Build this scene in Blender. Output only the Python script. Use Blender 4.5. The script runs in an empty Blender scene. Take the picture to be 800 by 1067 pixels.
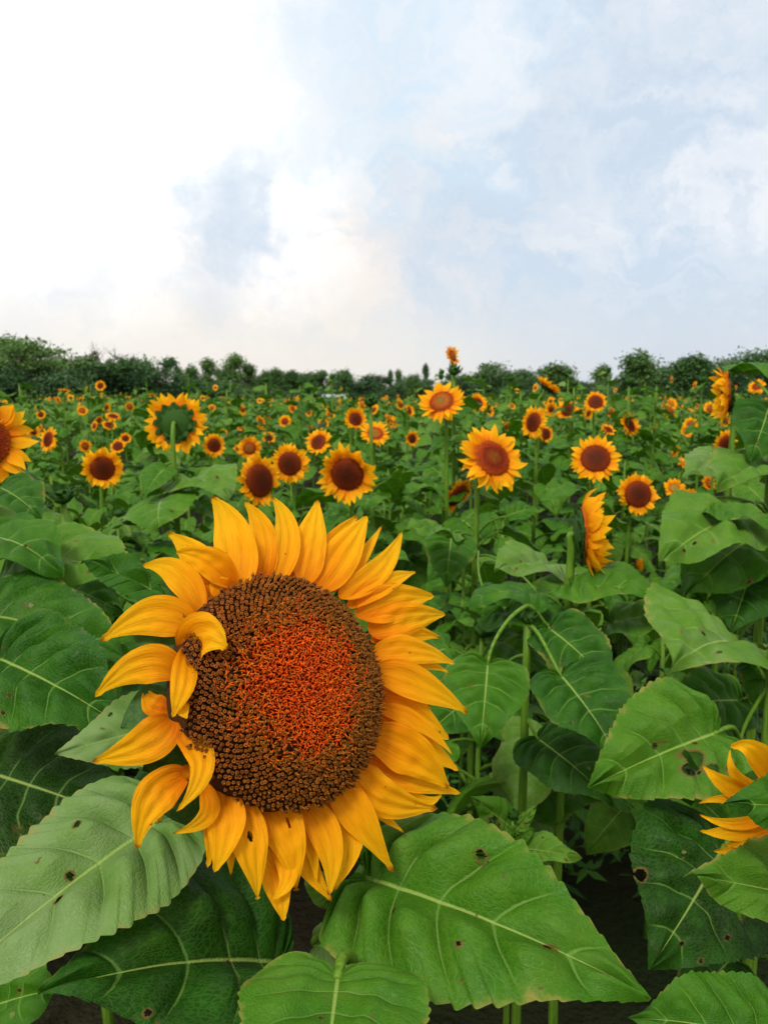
import bpy, math, random
import numpy as np
from mathutils import Vector, Matrix
R = math.radians
sc = bpy.context.scene
C = sc.collection
rng = random.Random(7)
nrg = np.random.default_rng(11)

# ------------------------------------------------------------------ camera
CAM_Z, PITCH, FPX, W0, H0 = 1.40, R(8.6), 801.0, 800.0, 1067.0
cd = bpy.data.cameras.new('camera'); cam = bpy.data.objects.new('camera', cd); C.objects.link(cam)
cam.location = (0, 0, CAM_Z); cam.rotation_euler = (R(90) - PITCH, 0, 0)
cd.sensor_fit = 'VERTICAL'; cd.sensor_height = 36; cd.lens = 36 * FPX / H0
cd.clip_start = 0.02; cd.clip_end = 2000
cd.dof.use_dof = True; cd.dof.focus_distance = 0.56; cd.dof.aperture_fstop = cd.lens / 1.7
sc.camera = cam
# ------------------------------------------------------------------ exposure
sc.view_settings.view_transform = 'Standard'; sc.view_settings.look = 'None'
sc.view_settings.exposure = 1.08; sc.view_settings.gamma = 1.0
sc.render.engine = 'CYCLES'
sc.cycles.use_denoising = True
sc.cycles.max_bounces = 6; sc.cycles.diffuse_bounces = 2; sc.cycles.glossy_bounces = 2; sc.cycles.transmission_bounces = 4
sc.cycles.transparent_max_bounces = 4; sc.cycles.caustics_reflective = False; sc.cycles.caustics_refractive = False
# camera axes
FW = np.array([0, math.cos(PITCH), -math.sin(PITCH)]); UP = np.array([0, math.sin(PITCH), math.cos(PITCH)]); RT = np.array([1.0, 0, 0])
CAMP = np.array([0, 0, CAM_Z])
def P(px, py, d):
    """point of the place seen at photo position px,py, at depth d metres"""
    return CAMP + d * (FW + RT * (px - W0 / 2) / FPX - UP * (py - H0 / 2) / FPX)
def proj(p):
    q = np.asarray(p) - CAMP; d = q @ FW
    return W0 / 2 + FPX * (q @ RT) / d, H0 / 2 - FPX * (q @ UP) / d, d
def imv(a, b, c):
    v = a * RT + b * UP - c * FW
    return v / np.linalg.norm(v)
def nz(v):
    v = np.asarray(v, float); return v / max(np.linalg.norm(v), 1e-9)

# ------------------------------------------------------------------ node helper
class NT:
    def __init__(s, tree): s.t = tree; s.n = tree.nodes; s.l = tree.links; s.n.clear()
    def new(s, typ, **kw):
        x = s.n.new(typ)
        for k, v in kw.items(): setattr(x, k, v)
        return x
    def put(s, sock, v):
        if v is None: return
        if isinstance(v, bpy.types.NodeSocket): s.l.new(v, sock)
        else: sock.default_value = v
    def m(s, op, a, b=None, c=None, clamp=False):
        x = s.new('ShaderNodeMath', operation=op, use_clamp=clamp)
        for i, v in enumerate((a, b, c)): s.put(x.inputs[i], v)
        return x.outputs[0]
    def vm(s, op, a, b=None, sc_=None):
        x = s.new('ShaderNodeVectorMath', operation=op)
        s.put(x.inputs[0], a); s.put(x.inputs[1], b)
        if sc_ is not None: s.put(x.inputs[3], sc_)
        return x.outputs['Value'] if op in ('DOT_PRODUCT', 'LENGTH', 'DISTANCE') else x.outputs[0]
    def mix(s, f, a, b, bt='MIX'):
        x = s.new('ShaderNodeMix', data_type='RGBA', blend_type=bt)
        s.put(x.inputs[0], f); s.put(x.inputs[6], a); s.put(x.inputs[7], b)
        return x.outputs[2]
    def ss(s, v, lo, hi, a=0.0, b=1.0):
        x = s.new('ShaderNodeMapRange', interpolation_type='SMOOTHSTEP')
        for i, q in enumerate((v, lo, hi, a, b)): s.put(x.inputs[i], q)
        return x.outputs[0]
    def noise(s, vec, scale, detail=4, rough=.55, out=0):
        x = s.new('ShaderNodeTexNoise'); s.put(x.inputs['Vector'], vec)
        x.inputs['Scale'].default_value = scale; x.inputs['Detail'].default_value = detail; x.inputs['Roughness'].default_value = rough
        return x.outputs[out]
    def ramp(s, f, stops):
        x = s.new('ShaderNodeValToRGB'); e = x.color_ramp.elements
        while len(e) < len(stops): e.new(.5)
        for el, (p, c) in zip(e, stops): el.position = p; el.color = (*c, 1)
        s.put(x.inputs[0], f); return x.outputs[0]
    def attr(s, name): return s.new('ShaderNodeAttribute', attribute_name=name)
    def xyz(s, v):
        x = s.new('ShaderNodeSeparateXYZ'); s.put(x.inputs[0], v); return x.outputs
    def cxyz(s, a, b, c):
        x = s.new('ShaderNodeCombineXYZ')
        for i, v in enumerate((a, b, c)): s.put(x.inputs[i], v)
        return x.outputs[0]

# ------------------------------------------------------------------ sky and sun
SUN_EL, SUN_AZ = R(52), R(206)        # azimuth clockwise from +Y: behind the camera, a little to its left
wd = bpy.data.worlds.new('World'); sc.world = wd; wd.use_nodes = True
n = NT(wd.node_tree)
sky = n.new('ShaderNodeTexSky', sky_type='NISHITA'); sky.sun_disc = False
sky.sun_elevation = SUN_EL; sky.sun_rotation = SUN_AZ; sky.dust_density = 3.0
D = n.new('ShaderNodeTexCoord').outputs['Generated']
def pdir(px, py): return tuple(nz(P(px, py, 1) - CAMP))
wn = n.noise(D, 3.2, 6, .6, out=1)
warp = n.vm('SCALE', n.vm('SUBTRACT', wn, (.5, .5, .5)), None, .55)
DW = n.vm('NORMALIZE', n.vm('ADD', D, warp))
wn2 = n.noise(D, 9, 6, .6, out=1)
DW2 = n.vm('NORMALIZE', n.vm('ADD', D, n.vm('SCALE', n.vm('SUBTRACT', wn2, (.5, .5, .5)), None, .30)))
def blob(px, py, r_in, r_out, vec=DW):
    d = n.vm('DOT_PRODUCT', vec, pdir(px, py))
    return n.ss(d, math.cos(R(r_out)), math.cos(R(r_in)))
fb = n.noise(n.vm('MULTIPLY', D, (1.0, 1.0, 1.9)), 4.5, 8, .58)
fine = n.noise(n.vm('MULTIPLY', D, (1.0, 1.0, 1.7)), 13, 7, .6)
blue = n.ss(fb, .30, .62)
right = blob(720, 250, 10, 33)
midb = blob(430, 50, 2, 12, DW2)
left = blob(40, 50, 7, 23)
cream = blob(350, 300, 3, 20)
a = n.m('MULTIPLY', right, n.m('ADD', n.m('MULTIPLY', blue, .34), .62))
pat = n.m('MAXIMUM', n.m('MAXIMUM', blob(235, 240, 0.3, 6.5, DW2), blob(300, 232, 0.3, 6.0, DW2)), n.m('MULTIPLY', blob(262, 185, .2, 4.5, DW2), .8))
a = n.m('MAXIMUM', a, n.m('MULTIPLY', pat, n.m('ADD', n.m('MULTIPLY', fine, .8), .36)))
a = n.m('MAXIMUM', a, n.m('MULTIPLY', n.m('MAXIMUM', blob(320, 130, 0.2, 6, DW2), blob(215, 290, .2, 6, DW2)), .5))
a = n.m('MAXIMUM', a, n.m('MULTIPLY', blob(430, 170, 1, 12, DW2), .75))
a = n.m('MAXIMUM', a, n.m('MULTIPLY', midb, .72))
a = n.m('MAXIMUM', a, n.m('MULTIPLY', blob(590, 300, 3, 14, DW2), .85))
a = n.m('MAXIMUM', a, n.m('MULTIPLY', blob(66, 293, 0.3, 3.4, DW2), .28))
a = n.m('MAXIMUM', a, n.m('MULTIPLY', blob(30, 235, 0.3, 3.0, DW2), .2))
a = n.m('SUBTRACT', a, n.m('MULTIPLY', blob(370, 290, .5, 6, DW2), .45), clamp=True)
a = n.m('SUBTRACT', a, n.m('MULTIPLY', blob(345, 195, .3, 3.5, DW2), .45), clamp=True)
a = n.m('SUBTRACT', a, n.m('MULTIPLY', blob(500, 110, .3, 5, DW2), .40), clamp=True)
a = n.m('SUBTRACT', a, n.m('MULTIPLY', blob(600, 225, .3, 5, DW2), .32), clamp=True)
a = n.m('SUBTRACT', a, n.m('MULTIPLY', blob(785, 195, .3, 4.5, DW2), .42), clamp=True)
wisp = n.noise(n.vm('MULTIPLY', DW2, (1.0, 1.0, 2.4)), 11, 9, .66)
a = n.m('ADD', a, n.m('MULTIPLY', n.m('SUBTRACT', wisp, .5), n.m('MULTIPLY', n.m('SUBTRACT', 1.0, left), 1.5)), clamp=True)
bright = n.mix(cream, (0.463, 0.463, 0.474, 1), (0.463, 0.429, 0.402, 1))
bright = n.mix(left, bright, (0.592, 0.588, 0.581, 1))
dark = n.mix(midb, (0.299, 0.352, 0.411, 1), (0.328, 0.404, 0.468, 1))
cl = n.mix(a, bright, dark)
zz = n.xyz(D)
hz = n.ss(zz[2], 0.0, .17)
hl = blob(100, 380, 6, 40, D)
cl = n.mix(hz, n.mix(hl, (0.326, 0.349, 0.380, 1), (0.436, 0.417, 0.386, 1)), cl)
# unseen sky overhead and behind, brightened to light the plants
up = n.ss(zz[2], .5, .95)
bk = n.ss(zz[1], .35, -.5)
cl = n.mix(n.m('MAXIMUM', up, bk), cl, (.60, .57, .51, 1))
skyc = n.mix(.97, sky.outputs[0], n.vm('SCALE', cl, None, 10.0))
skyc = n.mix(n.ss(zz[2], -.02, .0), (.5, .6, .3, 1), skyc)
bg = n.new('ShaderNodeBackground'); n.put(bg.inputs[0], skyc); bg.inputs[1].default_value = .1
wo = n.new('ShaderNodeOutputWorld'); n.l.new(bg.outputs[0], wo.inputs[0])

sd = bpy.data.lights.new('sun', 'SUN'); so = bpy.data.objects.new('sun', sd); C.objects.link(so)
sd.energy = 1.5; sd.angle = R(14); sd.color = (1, .95, .86)
sdir = Vector((math.sin(SUN_AZ) * math.cos(SUN_EL), math.cos(SUN_AZ) * math.cos(SUN_EL), math.sin(SUN_EL)))
so.rotation_euler = sdir.to_track_quat('Z', 'Y').to_euler(); so.location = sdir * 20

# ------------------------------------------------------------------ materials
MATS = {}
def newmat(key):
    m = bpy.data.materials.new(key); m.use_nodes = True; MATS[key] = m
    return m, NT(m.node_tree)
def finish(n, col, rough, bump=None, trans=0.0, tcol=None, spec=.5, bs=.3, bd=.001, sheen=0.0):
    b = n.new('ShaderNodeBsdfPrincipled'); n.put(b.inputs['Base Color'], col); n.put(b.inputs['Roughness'], rough)
    b.inputs['Specular IOR Level'].default_value = spec
    if sheen: b.inputs['Sheen Weight'].default_value = sheen
    o = n.new('ShaderNodeOutputMaterial'); nb = None
    if bump is not None:
        bn = n.new('ShaderNodeBump'); bn.inputs['Strength'].default_value = bs; bn.inputs['Distance'].default_value = bd
        n.put(bn.inputs['Height'], bump); nb = bn.outputs[0]; n.l.new(nb, b.inputs['Normal'])
    s = b.outputs[0]
    if trans:
        t = n.new('ShaderNodeBsdfTranslucent'); n.put(t.inputs[0], tcol if tcol is not None else col)
        if nb: n.l.new(nb, t.inputs['Normal'])
        mx = n.new('ShaderNodeMixShader'); mx.inputs[0].default_value = trans
        n.l.new(s, mx.inputs[1]); n.l.new(t.outputs[0], mx.inputs[2]); s = mx.outputs[0]
    n.l.new(s, o.inputs[0])
KV = 8   # lateral veins per side
def leaf_mat(key, hue=0):
    m, n = newmat(key)
    at = n.xyz(n.attr('lp').outputs['Vector'])      # s, v, tone
    s_, v_, tn = at[0], at[1], at[2]
    rnd = n.new('ShaderNodeObjectInfo').outputs['Random']
    av = n.m('ABSOLUTE', v_)
    tc = n.new('ShaderNodeTexCoord').outputs['Object']
    big = n.noise(tc, 9, 3, .6); mid = n.noise(tc, 45, 4, .6); finen = n.noise(tc, 240, 3, .6)
    sv = n.m('MULTIPLY', n.m('ADD', s_, n.m('MULTIPLY', n.m('SUBTRACT', mid, .5), .012)), KV)
    fr = n.m('FRACT', sv)
    dl = n.m('MINIMUM', fr, n.m('SUBTRACT', 1.0, fr))
    wl = n.m('SUBTRACT', .050, n.m('MULTIPLY', av, .036))
    vl = n.m('SUBTRACT', 1.0, n.ss(dl, n.m('MULTIPLY', wl, .35), wl))
    vl = n.m('MULTIPLY', vl, n.ss(s_, .08, .13))
    vl = n.m('MULTIPLY', vl, n.m('SUBTRACT', 1.0, n.ss(av, .55, 1.0)))
    mr = n.m('SUBTRACT', 1.0, n.ss(av, .010, .030))
    vv = n.cxyz(n.m('MULTIPLY', s_, 74), n.m('MULTIPLY', v_, 22), 0)
    vo = n.new('ShaderNodeTexVoronoi', feature='DISTANCE_TO_EDGE'); vo.inputs['Scale'].default_value = 1.0
    n.put(vo.inputs['Vector'], n.vm('ADD', vv, n.vm('SCALE', n.noise(tc, 60, 2, .5, out=1), None, 1.6)))
    net = n.m('SUBTRACT', 1.0, n.ss(vo.outputs['Distance'], .0, .22))
    t = n.m('ADD', tn, n.m('MULTIPLY', n.m('SUBTRACT', rnd, .5), .30))
    t = n.m('ADD', t, n.m('MULTIPLY', n.m('SUBTRACT', big, .5), .60))
    t = n.m('ADD', t, n.m('MULTIPLY', n.m('SUBTRACT', mid, .5), .50))
    base = n.ramp(t, [(0, (.004, .030, .001)), (.22, (.011, .075, .002)), (.46, (.034, .130, .003)), (.72, (.078, .182, .014)), (1, (.150, .245, .085))])  # palest greens include sky sheen painted into the leaf colour
    yel = n.m('MULTIPLY', n.ss(n.noise(tc, 3.1, 2, .5), .54, .72), .55)
    base = n.mix(yel, base, (.070, .180, .005, 1))
    vc = n.mix(.35, base, (.22, .33, .08, 1))
    c = n.mix(n.m('MULTIPLY', net, .24), base, vc)
    c = n.mix(n.m('MULTIPLY', vl, .45), c, (.16, .29, .06, 1))
    c = n.mix(n.m('MULTIPLY', mr, .75), c, (.27, .38, .085, 1))
    dmg = n.xyz(n.attr('col').outputs['Color'])[0]
    c = n.mix(n.m('MULTIPLY', n.ss(dmg, .0, .8), .85), c, (.13, .075, .022, 1))
    mg = n.m('MULTIPLY', n.ss(n.m('ADD', av, n.m('MULTIPLY', n.m('SUBTRACT', mid, .5), .5)), .93, 1.05), n.ss(n.m('ADD', big, n.m('MULTIPLY', rnd, .3)), .60, .75))
    c = n.mix(n.m('MULTIPLY', mg, .7), c, (.24, .20, .045, 1))
    spot = n.ss(n.noise(tc, 85, 2, .5), .735, .76)
    c = n.mix(n.m('MULTIPLY', spot, .8), c, (.10, .055, .02, 1))
    spot2 = n.ss(n.noise(n.vm('ADD', tc, (3, 1, 2)), 24, 4, .6), .70, .74)
    c = n.mix(n.m('MULTIPLY', spot2, .6), c, (.28, .25, .10, 1))
    bump = n.m('ADD', n.m('MULTIPLY', n.m('ADD', net, n.m('MULTIPLY', vl, 1.6)), -1.0), n.m('MULTIPLY', finen, .8))
    tcol = n.mix(.5, c, (.09, .26, .004, 1))
    finish(n, c, n.m('ADD', .36, n.m('MULTIPLY', mid, .2)), bump, .24, tcol, spec=.13, bs=.34, bd=.0010)
leaf_mat('leaf')
def stem_mat(key, c0, c1):
    m, n = newmat(key); tc = n.new('ShaderNodeTexCoord').outputs['Object']
    x = n.noise(n.vm('MULTIPLY', tc, (60, 60, 6)), 3, 4, .6)
    h = n.noise(tc, 420, 2, .6)
    finish(n, n.ramp(x, [(.3, c0), (.7, c1)]), .5, h, .08, spec=.18, bs=.7, bd=.0014)
stem_mat('stem', (.045, .13, .008), (.13, .24, .02))
stem_mat('bract', (.010, .046, .003), (.030, .098, .006))
m, n = newmat('petal')
at = n.xyz(n.attr('lp').outputs['Vector'])
st = n.noise(n.cxyz(n.m('MULTIPLY', at[0], 1.1), n.m('MULTIPLY', at[1], 5.5), n.m('MULTIPLY', at[2], 40)), 1.6, 4, .6)
fs = n.noise(n.cxyz(n.m('MULTIPLY', at[0], 3), n.m('MULTIPLY', at[1], 22), n.m('MULTIPLY', at[2], 40)), 1.5, 2, .5)
tt = n.m('ADD', at[0], n.m('ADD', n.m('MULTIPLY', n.m('SUBTRACT', st, .5), .75), n.m('MULTIPLY', n.m('SUBTRACT', at[2], .5), .55)))
col = n.ramp(tt, [(.0, (.76, .18, .002)), (.22, (.87, .30, .003)), (.55, (.92, .415, .004)), (1, (.95, .53, .008))])
col = n.mix(n.m('MULTIPLY', n.ss(fs, .56, .72), .25), col, (.72, .20, .004, 1))
tip = n.m('MULTIPLY', n.ss(n.m('ADD', at[0], n.m('MULTIPLY', n.m('SUBTRACT', st, .5), .2)), .95, .985), n.ss(n.m('FRACT', n.m('MULTIPLY', at[2], 17.3)), .45, .5))
col = n.mix(n.m('MULTIPLY', tip, .8), col, (.28, .055, .01, 1))
tc = n.new('ShaderNodeTexCoord').outputs['Object']
sp = n.ss(n.noise(tc, 120, 2, .5), .74, .76)
col = n.mix(n.m('MULTIPLY', sp, .7), col, (.20, .05, .01, 1))
finish(n, col, .5, n.m('ADD', st, n.m('MULTIPLY', fs, .8)), .42, col, spec=.10, bs=.7, bd=.0014)
m, n = newmat('disc')
c = n.attr('col').outputs['Color']
tc = n.new('ShaderNodeTexCoord').outputs['Object']
v = n.noise(tc, 300, 3, .6)
finish(n, n.mix(n.ss(v, .35, .7), n.mix(.45, c, (.02, .006, .002, 1)), c), .6, v, spec=.10, bs=.4, bd=.001)
m, n = newmat('soil')
tc = n.new('ShaderNodeTexCoord').outputs['Object']
x = n.noise(tc, 3, 8, .65); y = n.noise(tc, 40, 5, .6)
finish(n, n.mix(n.ss(n.noise(tc, .6, 3, .5), .4, .65), n.ramp(x, [(.3, (.010, .007, .004)), (.7, (.035, .025, .014))]), (.012, .03, .006, 1)), .95, n.m('ADD', x, y), spec=.1, bs=1, bd=.05)
def crown_mat(key, c0, c1, c2):
    m, n = newmat(key)
    c = n.xyz(n.attr('lp').outputs['Vector'])
    tc = n.new('ShaderNodeTexCoord').outputs['Object']
    rnd = n.new('ShaderNodeObjectInfo').outputs['Random']
    f = n.m('ADD', n.m('MULTIPLY', c[2], .6), n.m('ADD', n.m('MULTIPLY', n.noise(tc, .7, 3, .5), .5), n.m('MULTIPLY', n.m('SUBTRACT', rnd, .5), .7)))
    finish(n, n.ramp(f, [(.2, c0), (.5, c1), (.85, c2)]), .6, None, .15, spec=.3)
crown_mat('crown_dark', (.022, .068, .022), (.046, .115, .036), (.080, .160, .052))
crown_mat('crown_green', (.024, .075, .016), (.055, .130, .028), (.095, .185, .042))
crown_mat('crown_dull', (.030, .045, .018), (.055, .070, .030), (.085, .10, .045))
crown_mat('weed', (.008, .04, .003), (.022, .09, .006), (.06, .17, .012))
stem_mat('bark', (.05, .038, .028), (.12, .095, .07))
def flat(key, col, rough=.7):
    m, n = newmat(key); tc = n.new('ShaderNodeTexCoord').outputs['Object']
    x = n.noise(tc, 2.5, 5, .6)
    finish(n, n.mix(x, tuple(k * .75 for k in col) + (1,), col + (1,)), rough, x, spec=.3)
flat('plaster', (.72, .73, .74)); flat('sheet_metal', (.30, .33, .36)); flat('wood_door', (.12, .08, .05)); flat('dark_glass', (.03, .035, .04), .2)

# ------------------------------------------------------------------ geometry containers (quads only)
class Geo:
    def __init__(s): s.V = np.zeros((0, 3)); s.F = np.zeros((0, 4), int); s.A = np.zeros((0, 3)); s.K = np.zeros((0, 3)); s.M = np.zeros(0, int); s.mats = []
    def mi(s, key):
        if key not in s.mats: s.mats.append(key)
        return s.mats.index(key)
def grid(Pn, A=None, K=None, mat='leaf', close=False, mask=None):
    nu, nv = Pn.shape[:2]; g = Geo(); g.V = Pn.reshape(-1, 3)
    idx = np.arange(nu * nv).reshape(nu, nv)
    if close: idx = np.concatenate([idx, idx[:, :1]], 1)
    F = np.stack([idx[:-1, :-1], idx[1:, :-1], idx[1:, 1:], idx[:-1, 1:]], -1)
    F = F[mask] if mask is not None else F.reshape(-1, 4)
    g.F = F.reshape(-1, 4); g.A = np.zeros((len(g.V), 3)) if A is None else A.reshape(-1, 3)
    g.K = np.full((len(g.V), 3), .1) if K is None else K.reshape(-1, 3)
    g.mats = [mat]; g.M = np.zeros(len(g.F), int); return g
def merge(gs):
    r = Geo(); o = 0; V, F, A, K, M = [], [], [], [], []
    for g in gs:
        mp = np.array([r.mi(k) for k in g.mats] or [0])
        V.append(g.V); F.append(g.F + o); A.append(g.A); K.append(g.K); M.append(mp[g.M]); o += len(g.V)
    if gs: r.V, r.F, r.A, r.K, r.M = map(np.concatenate, (V, F, A, K, M))
    return r
def xf(g, M4):
    r = Geo(); M4 = np.array(M4); r.V = g.V @ M4[:3, :3].T + M4[:3, 3]; r.F, r.A, r.K, r.M, r.mats = g.F, g.A, g.K, g.M, g.mats; return r
def mesh(name, g):
    me = bpy.data.meshes.new(name); nv, nf = len(g.V), len(g.F)
    me.vertices.add(nv); me.vertices.foreach_set('co', g.V.astype(np.float32).ravel())
    me.loops.add(nf * 4); me.loops.foreach_set('vertex_index', g.F.astype(np.int32).ravel())
    me.polygons.add(nf); me.polygons.foreach_set('loop_start', (np.arange(nf) * 4).astype(np.int32))
    me.polygons.foreach_set('material_index', g.M.astype(np.int32))
    me.polygons.foreach_set('use_smooth', np.ones(nf, bool))
    for k in g.mats: me.materials.append(MATS[k])
    a = me.attributes.new('lp', 'FLOAT_VECTOR', 'POINT'); a.data.foreach_set('vector', g.A.astype(np.float32).ravel())
    if 'disc' in g.mats or 'leaf' in g.mats:
        a = me.attributes.new('col', 'FLOAT_COLOR', 'POINT'); a.data.foreach_set('color', np.concatenate([g.K, np.ones((nv, 1))], 1).astype(np.float32).ravel())
    me.update(calc_edges=True); return me
def obj(name, g, parent=None, mat4=None):
    me = g if isinstance(g, bpy.types.Mesh) else mesh(name, g)
    o = bpy.data.objects.new(name, me); C.objects.link(o)
    if parent is not None: o.parent = parent
    if mat4 is not None: o.matrix_basis = Matrix(np.array(mat4).tolist())
    return o
def tag(o, label=None, cat=None, group=None, kind=None):
    for k, v in (('label', label), ('category', cat), ('group', group), ('kind', kind)):
        if v: o[k] = v
    return o
def thing(name, loc, label, cat, group=None):
    o = bpy.data.objects.new(name, None); o.empty_display_size = .05; C.objects.link(o); o.location = tuple(loc)
    return tag(o, label, cat, group)
def M4(loc=(0, 0, 0), X=(1, 0, 0), Y=(0, 1, 0), Z=(0, 0, 1), s=1.0):
    m = np.eye(4); m[:3, 0] = np.array(X) * s; m[:3, 1] = np.array(Y) * s; m[:3, 2] = np.array(Z) * s; m[:3, 3] = loc; return m
def frame_z(nv, roll=0.0):
    Z = nz(nv); X = nz(np.cross([0, 0, 1.0] if abs(Z[2]) < .95 else [0, 1.0, 0], Z)); Y = np.cross(Z, X)
    c, s = math.cos(roll), math.sin(roll)
    return X * c + Y * s, Y * c - X * s, Z
def tube(pts, rad, k=8, mat='stem', cap=True):
    pts = np.asarray(pts, float); n_ = len(pts)
    T = np.gradient(pts, axis=0); T /= np.maximum(np.linalg.norm(T, axis=1, keepdims=True), 1e-9)
    rad = np.broadcast_to(np.asarray(rad, float), (n_,))
    u = nz(np.cross(T[0], [.3, .9, .1] if abs(T[0][1]) < .8 else [1, 0, .1])); G = np.zeros((n_, k, 3)); a = np.arange(k) * 2 * np.pi / k
    for i in range(n_):
        u = nz(u - T[i] * (u @ T[i])); w = np.cross(T[i], u)
        G[i] = pts[i] + rad[i] * (np.cos(a)[:, None] * u + np.sin(a)[:, None] * w)
    if cap: G = np.concatenate([pts[:1, None].repeat(k, 1), G, pts[-1:, None].repeat(k, 1)])
    return grid(G, mat=mat, close=True)
def bez(p, n_=10):
    t = np.linspace(0, 1, n_)[:, None]; p = [np.asarray(q, float) for q in p]
    if len(p) == 3: return (1 - t) ** 2 * p[0] + 2 * t * (1 - t) * p[1] + t ** 2 * p[2]
    return (1 - t) ** 3 * p[0] + 3 * t * (1 - t) ** 2 * p[1] + 3 * t * t * (1 - t) * p[2] + t ** 3 * p[3]
def crom(xs, tab, col):
    """smooth table lookup"""
    x = np.array([r[0] for r in tab]); y = np.array([r[col] for r in tab])
    m = np.gradient(y, x); i = np.clip(np.searchsorted(x, xs) - 1, 0, len(x) - 2); h = x[i + 1] - x[i]; t = (xs - x[i]) / h
    return (2*t**3-3*t**2+1)*y[i] + (t**3-2*t**2+t)*h*m[i] + (-2*t**3+3*t**2)*y[i+1] + (t**3-t**2)*h*m[i+1]
def wob(rg, n_=5, f=6.0):
    q = [(rg.uniform(-f, f), rg.uniform(-f, f), rg.uniform(0, 6.3), rg.uniform(.4, 1)) for _ in range(n_)]
    return lambda x, y: sum(a * np.sin(fx * x + fy * y + p) for fx, fy, p, a in q) / n_

# ------------------------------------------------------------------ leaf blade, unit length along x, normal z
LT = [(0, 0, 0, 0), (.06, -.060, .20, 0), (.14, -.085, .50, 0), (.24, -.03, .80, .0), (.36, .12, .97, .03), (.5, .31, 1.0, .13), (.65, .53, .82, .33), (.8, .745, .48, .58), (.92, .91, .17, .84), (1.0, 1.0, 0, 1.0)]
def blade(ns=24, nv=6, hw=.40, quilt=.035, fold=.12, bend=.6, cup=.0, wave=.03, teeth=0, seed=0, holes=(), tone=.45, lobe=1.0, nholes=0, chord=True, twist=0.0):
    rg = random.Random(seed)
    s = np.linspace(.012, 1, ns + 1); ox = crom(s, LT, 1) ; oy = np.maximum(crom(s, LT, 2), 0); md = np.clip(crom(s, LT, 3), 0, 1)
    ox = np.where(ox < 0, ox * lobe, ox)
    vv = np.linspace(-1, 1, 2 * nv + 1); vv = np.sign(vv) * np.abs(vv) ** .9
    S, Vv = np.meshgrid(s, vv, indexing='ij'); av = np.abs(Vv)
    sidefac = np.where(Vv > 0, 1 + rg.uniform(-.08, .08), 1 + rg.uniform(-.08, .08))
    OX, OY, MD = ox[:, None], oy[:, None], md[:, None]
    if teeth:
        saw = 1 - np.abs(((s * teeth) % 1) * 1.25 - .25) ; saw = np.clip(saw, -1, 1)
        amp = .020 * np.clip(1.25 - np.abs(s - .5) * 2.3, .15, 1)
        jit = np.array([rg.uniform(.5, 1.3) for _ in range(teeth + 2)])[(s * teeth).astype(int)]
        OY = OY + (amp * saw * jit / hw)[:, None] * .8; OX = OX + (amp * saw * jit)[:, None] * .5
        OY[-1] = 0
    w1 = wob(rg, 5, 7)
    edge = 1 + .05 * w1(S * 2, np.sign(Vv) * 2)
    X = MD + (OX - MD) * av - .06 * np.sin(np.pi * av) * (1 - S) * S * 2
    Y = Vv * hw * OY * sidefac * (1 + (edge - 1) * av)
    q = np.abs(np.sin(np.pi * KV * S)) ** .7
    w2, w3 = wob(rg, 6, 30), wob(rg, 6, 12)
    prof = np.clip(av * 3, 0, 1) * np.clip((1 - av) * 2.2, 0, 1)
    Z = 1.35 * quilt * prof * (q * (.55 + .45 * OY) + .75 * w2(X, Y))
    Z = Z + fold * np.abs(Y) - cup * (Y / hw) ** 2 * hw + wave * av ** 2 * (np.sin(2 * np.pi * (rg.uniform(1.8, 3.2)) * S + rg.uniform(0, 6.3) + np.where(Vv > 0, 2.0, 0)) + .5 * w3(X, Y))
    Z = Z + twist * X * Y
    # bend the spine
    tt = np.linspace(-.15, 1.05, 121); th = -bend * (tt - .5) * (1 + .5 * (tt - .5)) ; dx = np.cos(th); dz = np.sin(th); h = tt[1] - tt[0]
    sx = np.concatenate([[0], np.cumsum((dx[1:] + dx[:-1]) / 2 * h)]); sz = np.concatenate([[0], np.cumsum((dz[1:] + dz[:-1]) / 2 * h)])
    i0 = np.interp(0, tt, sx), np.interp(0, tt, sz)
    sx -= i0[0]; sz -= i0[1]
    XX = np.interp(X, tt, sx); ZZ = np.interp(X, tt, sz); TH = np.interp(X, tt, th)
    PX = XX - np.sin(TH) * Z; PZ = ZZ + np.cos(TH) * Z
    if chord:
        ex, ez = np.interp(1, tt, sx), np.interp(1, tt, sz); L = math.hypot(ex, ez); c_, s_ = ex / L, ez / L
        PX, PZ = (PX * c_ + PZ * s_) / L, (-PX * s_ + PZ * c_) / L; Y = Y / L
    pts = np.stack([PX, Y, PZ], -1)
    mask = None
    hs = list(holes) + [(rg.uniform(.15, .85), rg.uniform(-.7, .7) * hw, rg.uniform(.009, .018)) for _ in range(nholes)]
    if hs:
        fx = (X[:-1, :-1] + X[1:, 1:]) / 2; fy = (Y[:-1, :-1] + Y[1:, 1:]) / 2; mask = np.ones(fx.shape, bool); w4 = wob(rg, 5, 60)
        for hx, hy, hr in hs:
            mask &= np.hypot(fx - hx, (fy - hy) * 1.2) > hr * (1 + .5 * w4(fx, fy))
    dm = np.zeros_like(S)
    if hs:
        for hx, hy, hr in hs:
            e_ = np.hypot(X - hx, (Y - hy) * 1.2) - hr * (1 + .5 * w4(X, Y)); dm = np.maximum(dm, np.clip(1 - e_ / (.25 * hr + .006), 0, 1))
    A = np.stack([S, Vv, np.full_like(S, tone)], -1)
    return grid(pts, A, K=np.stack([dm, dm, dm], -1), mat='leaf', mask=mask)

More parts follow.
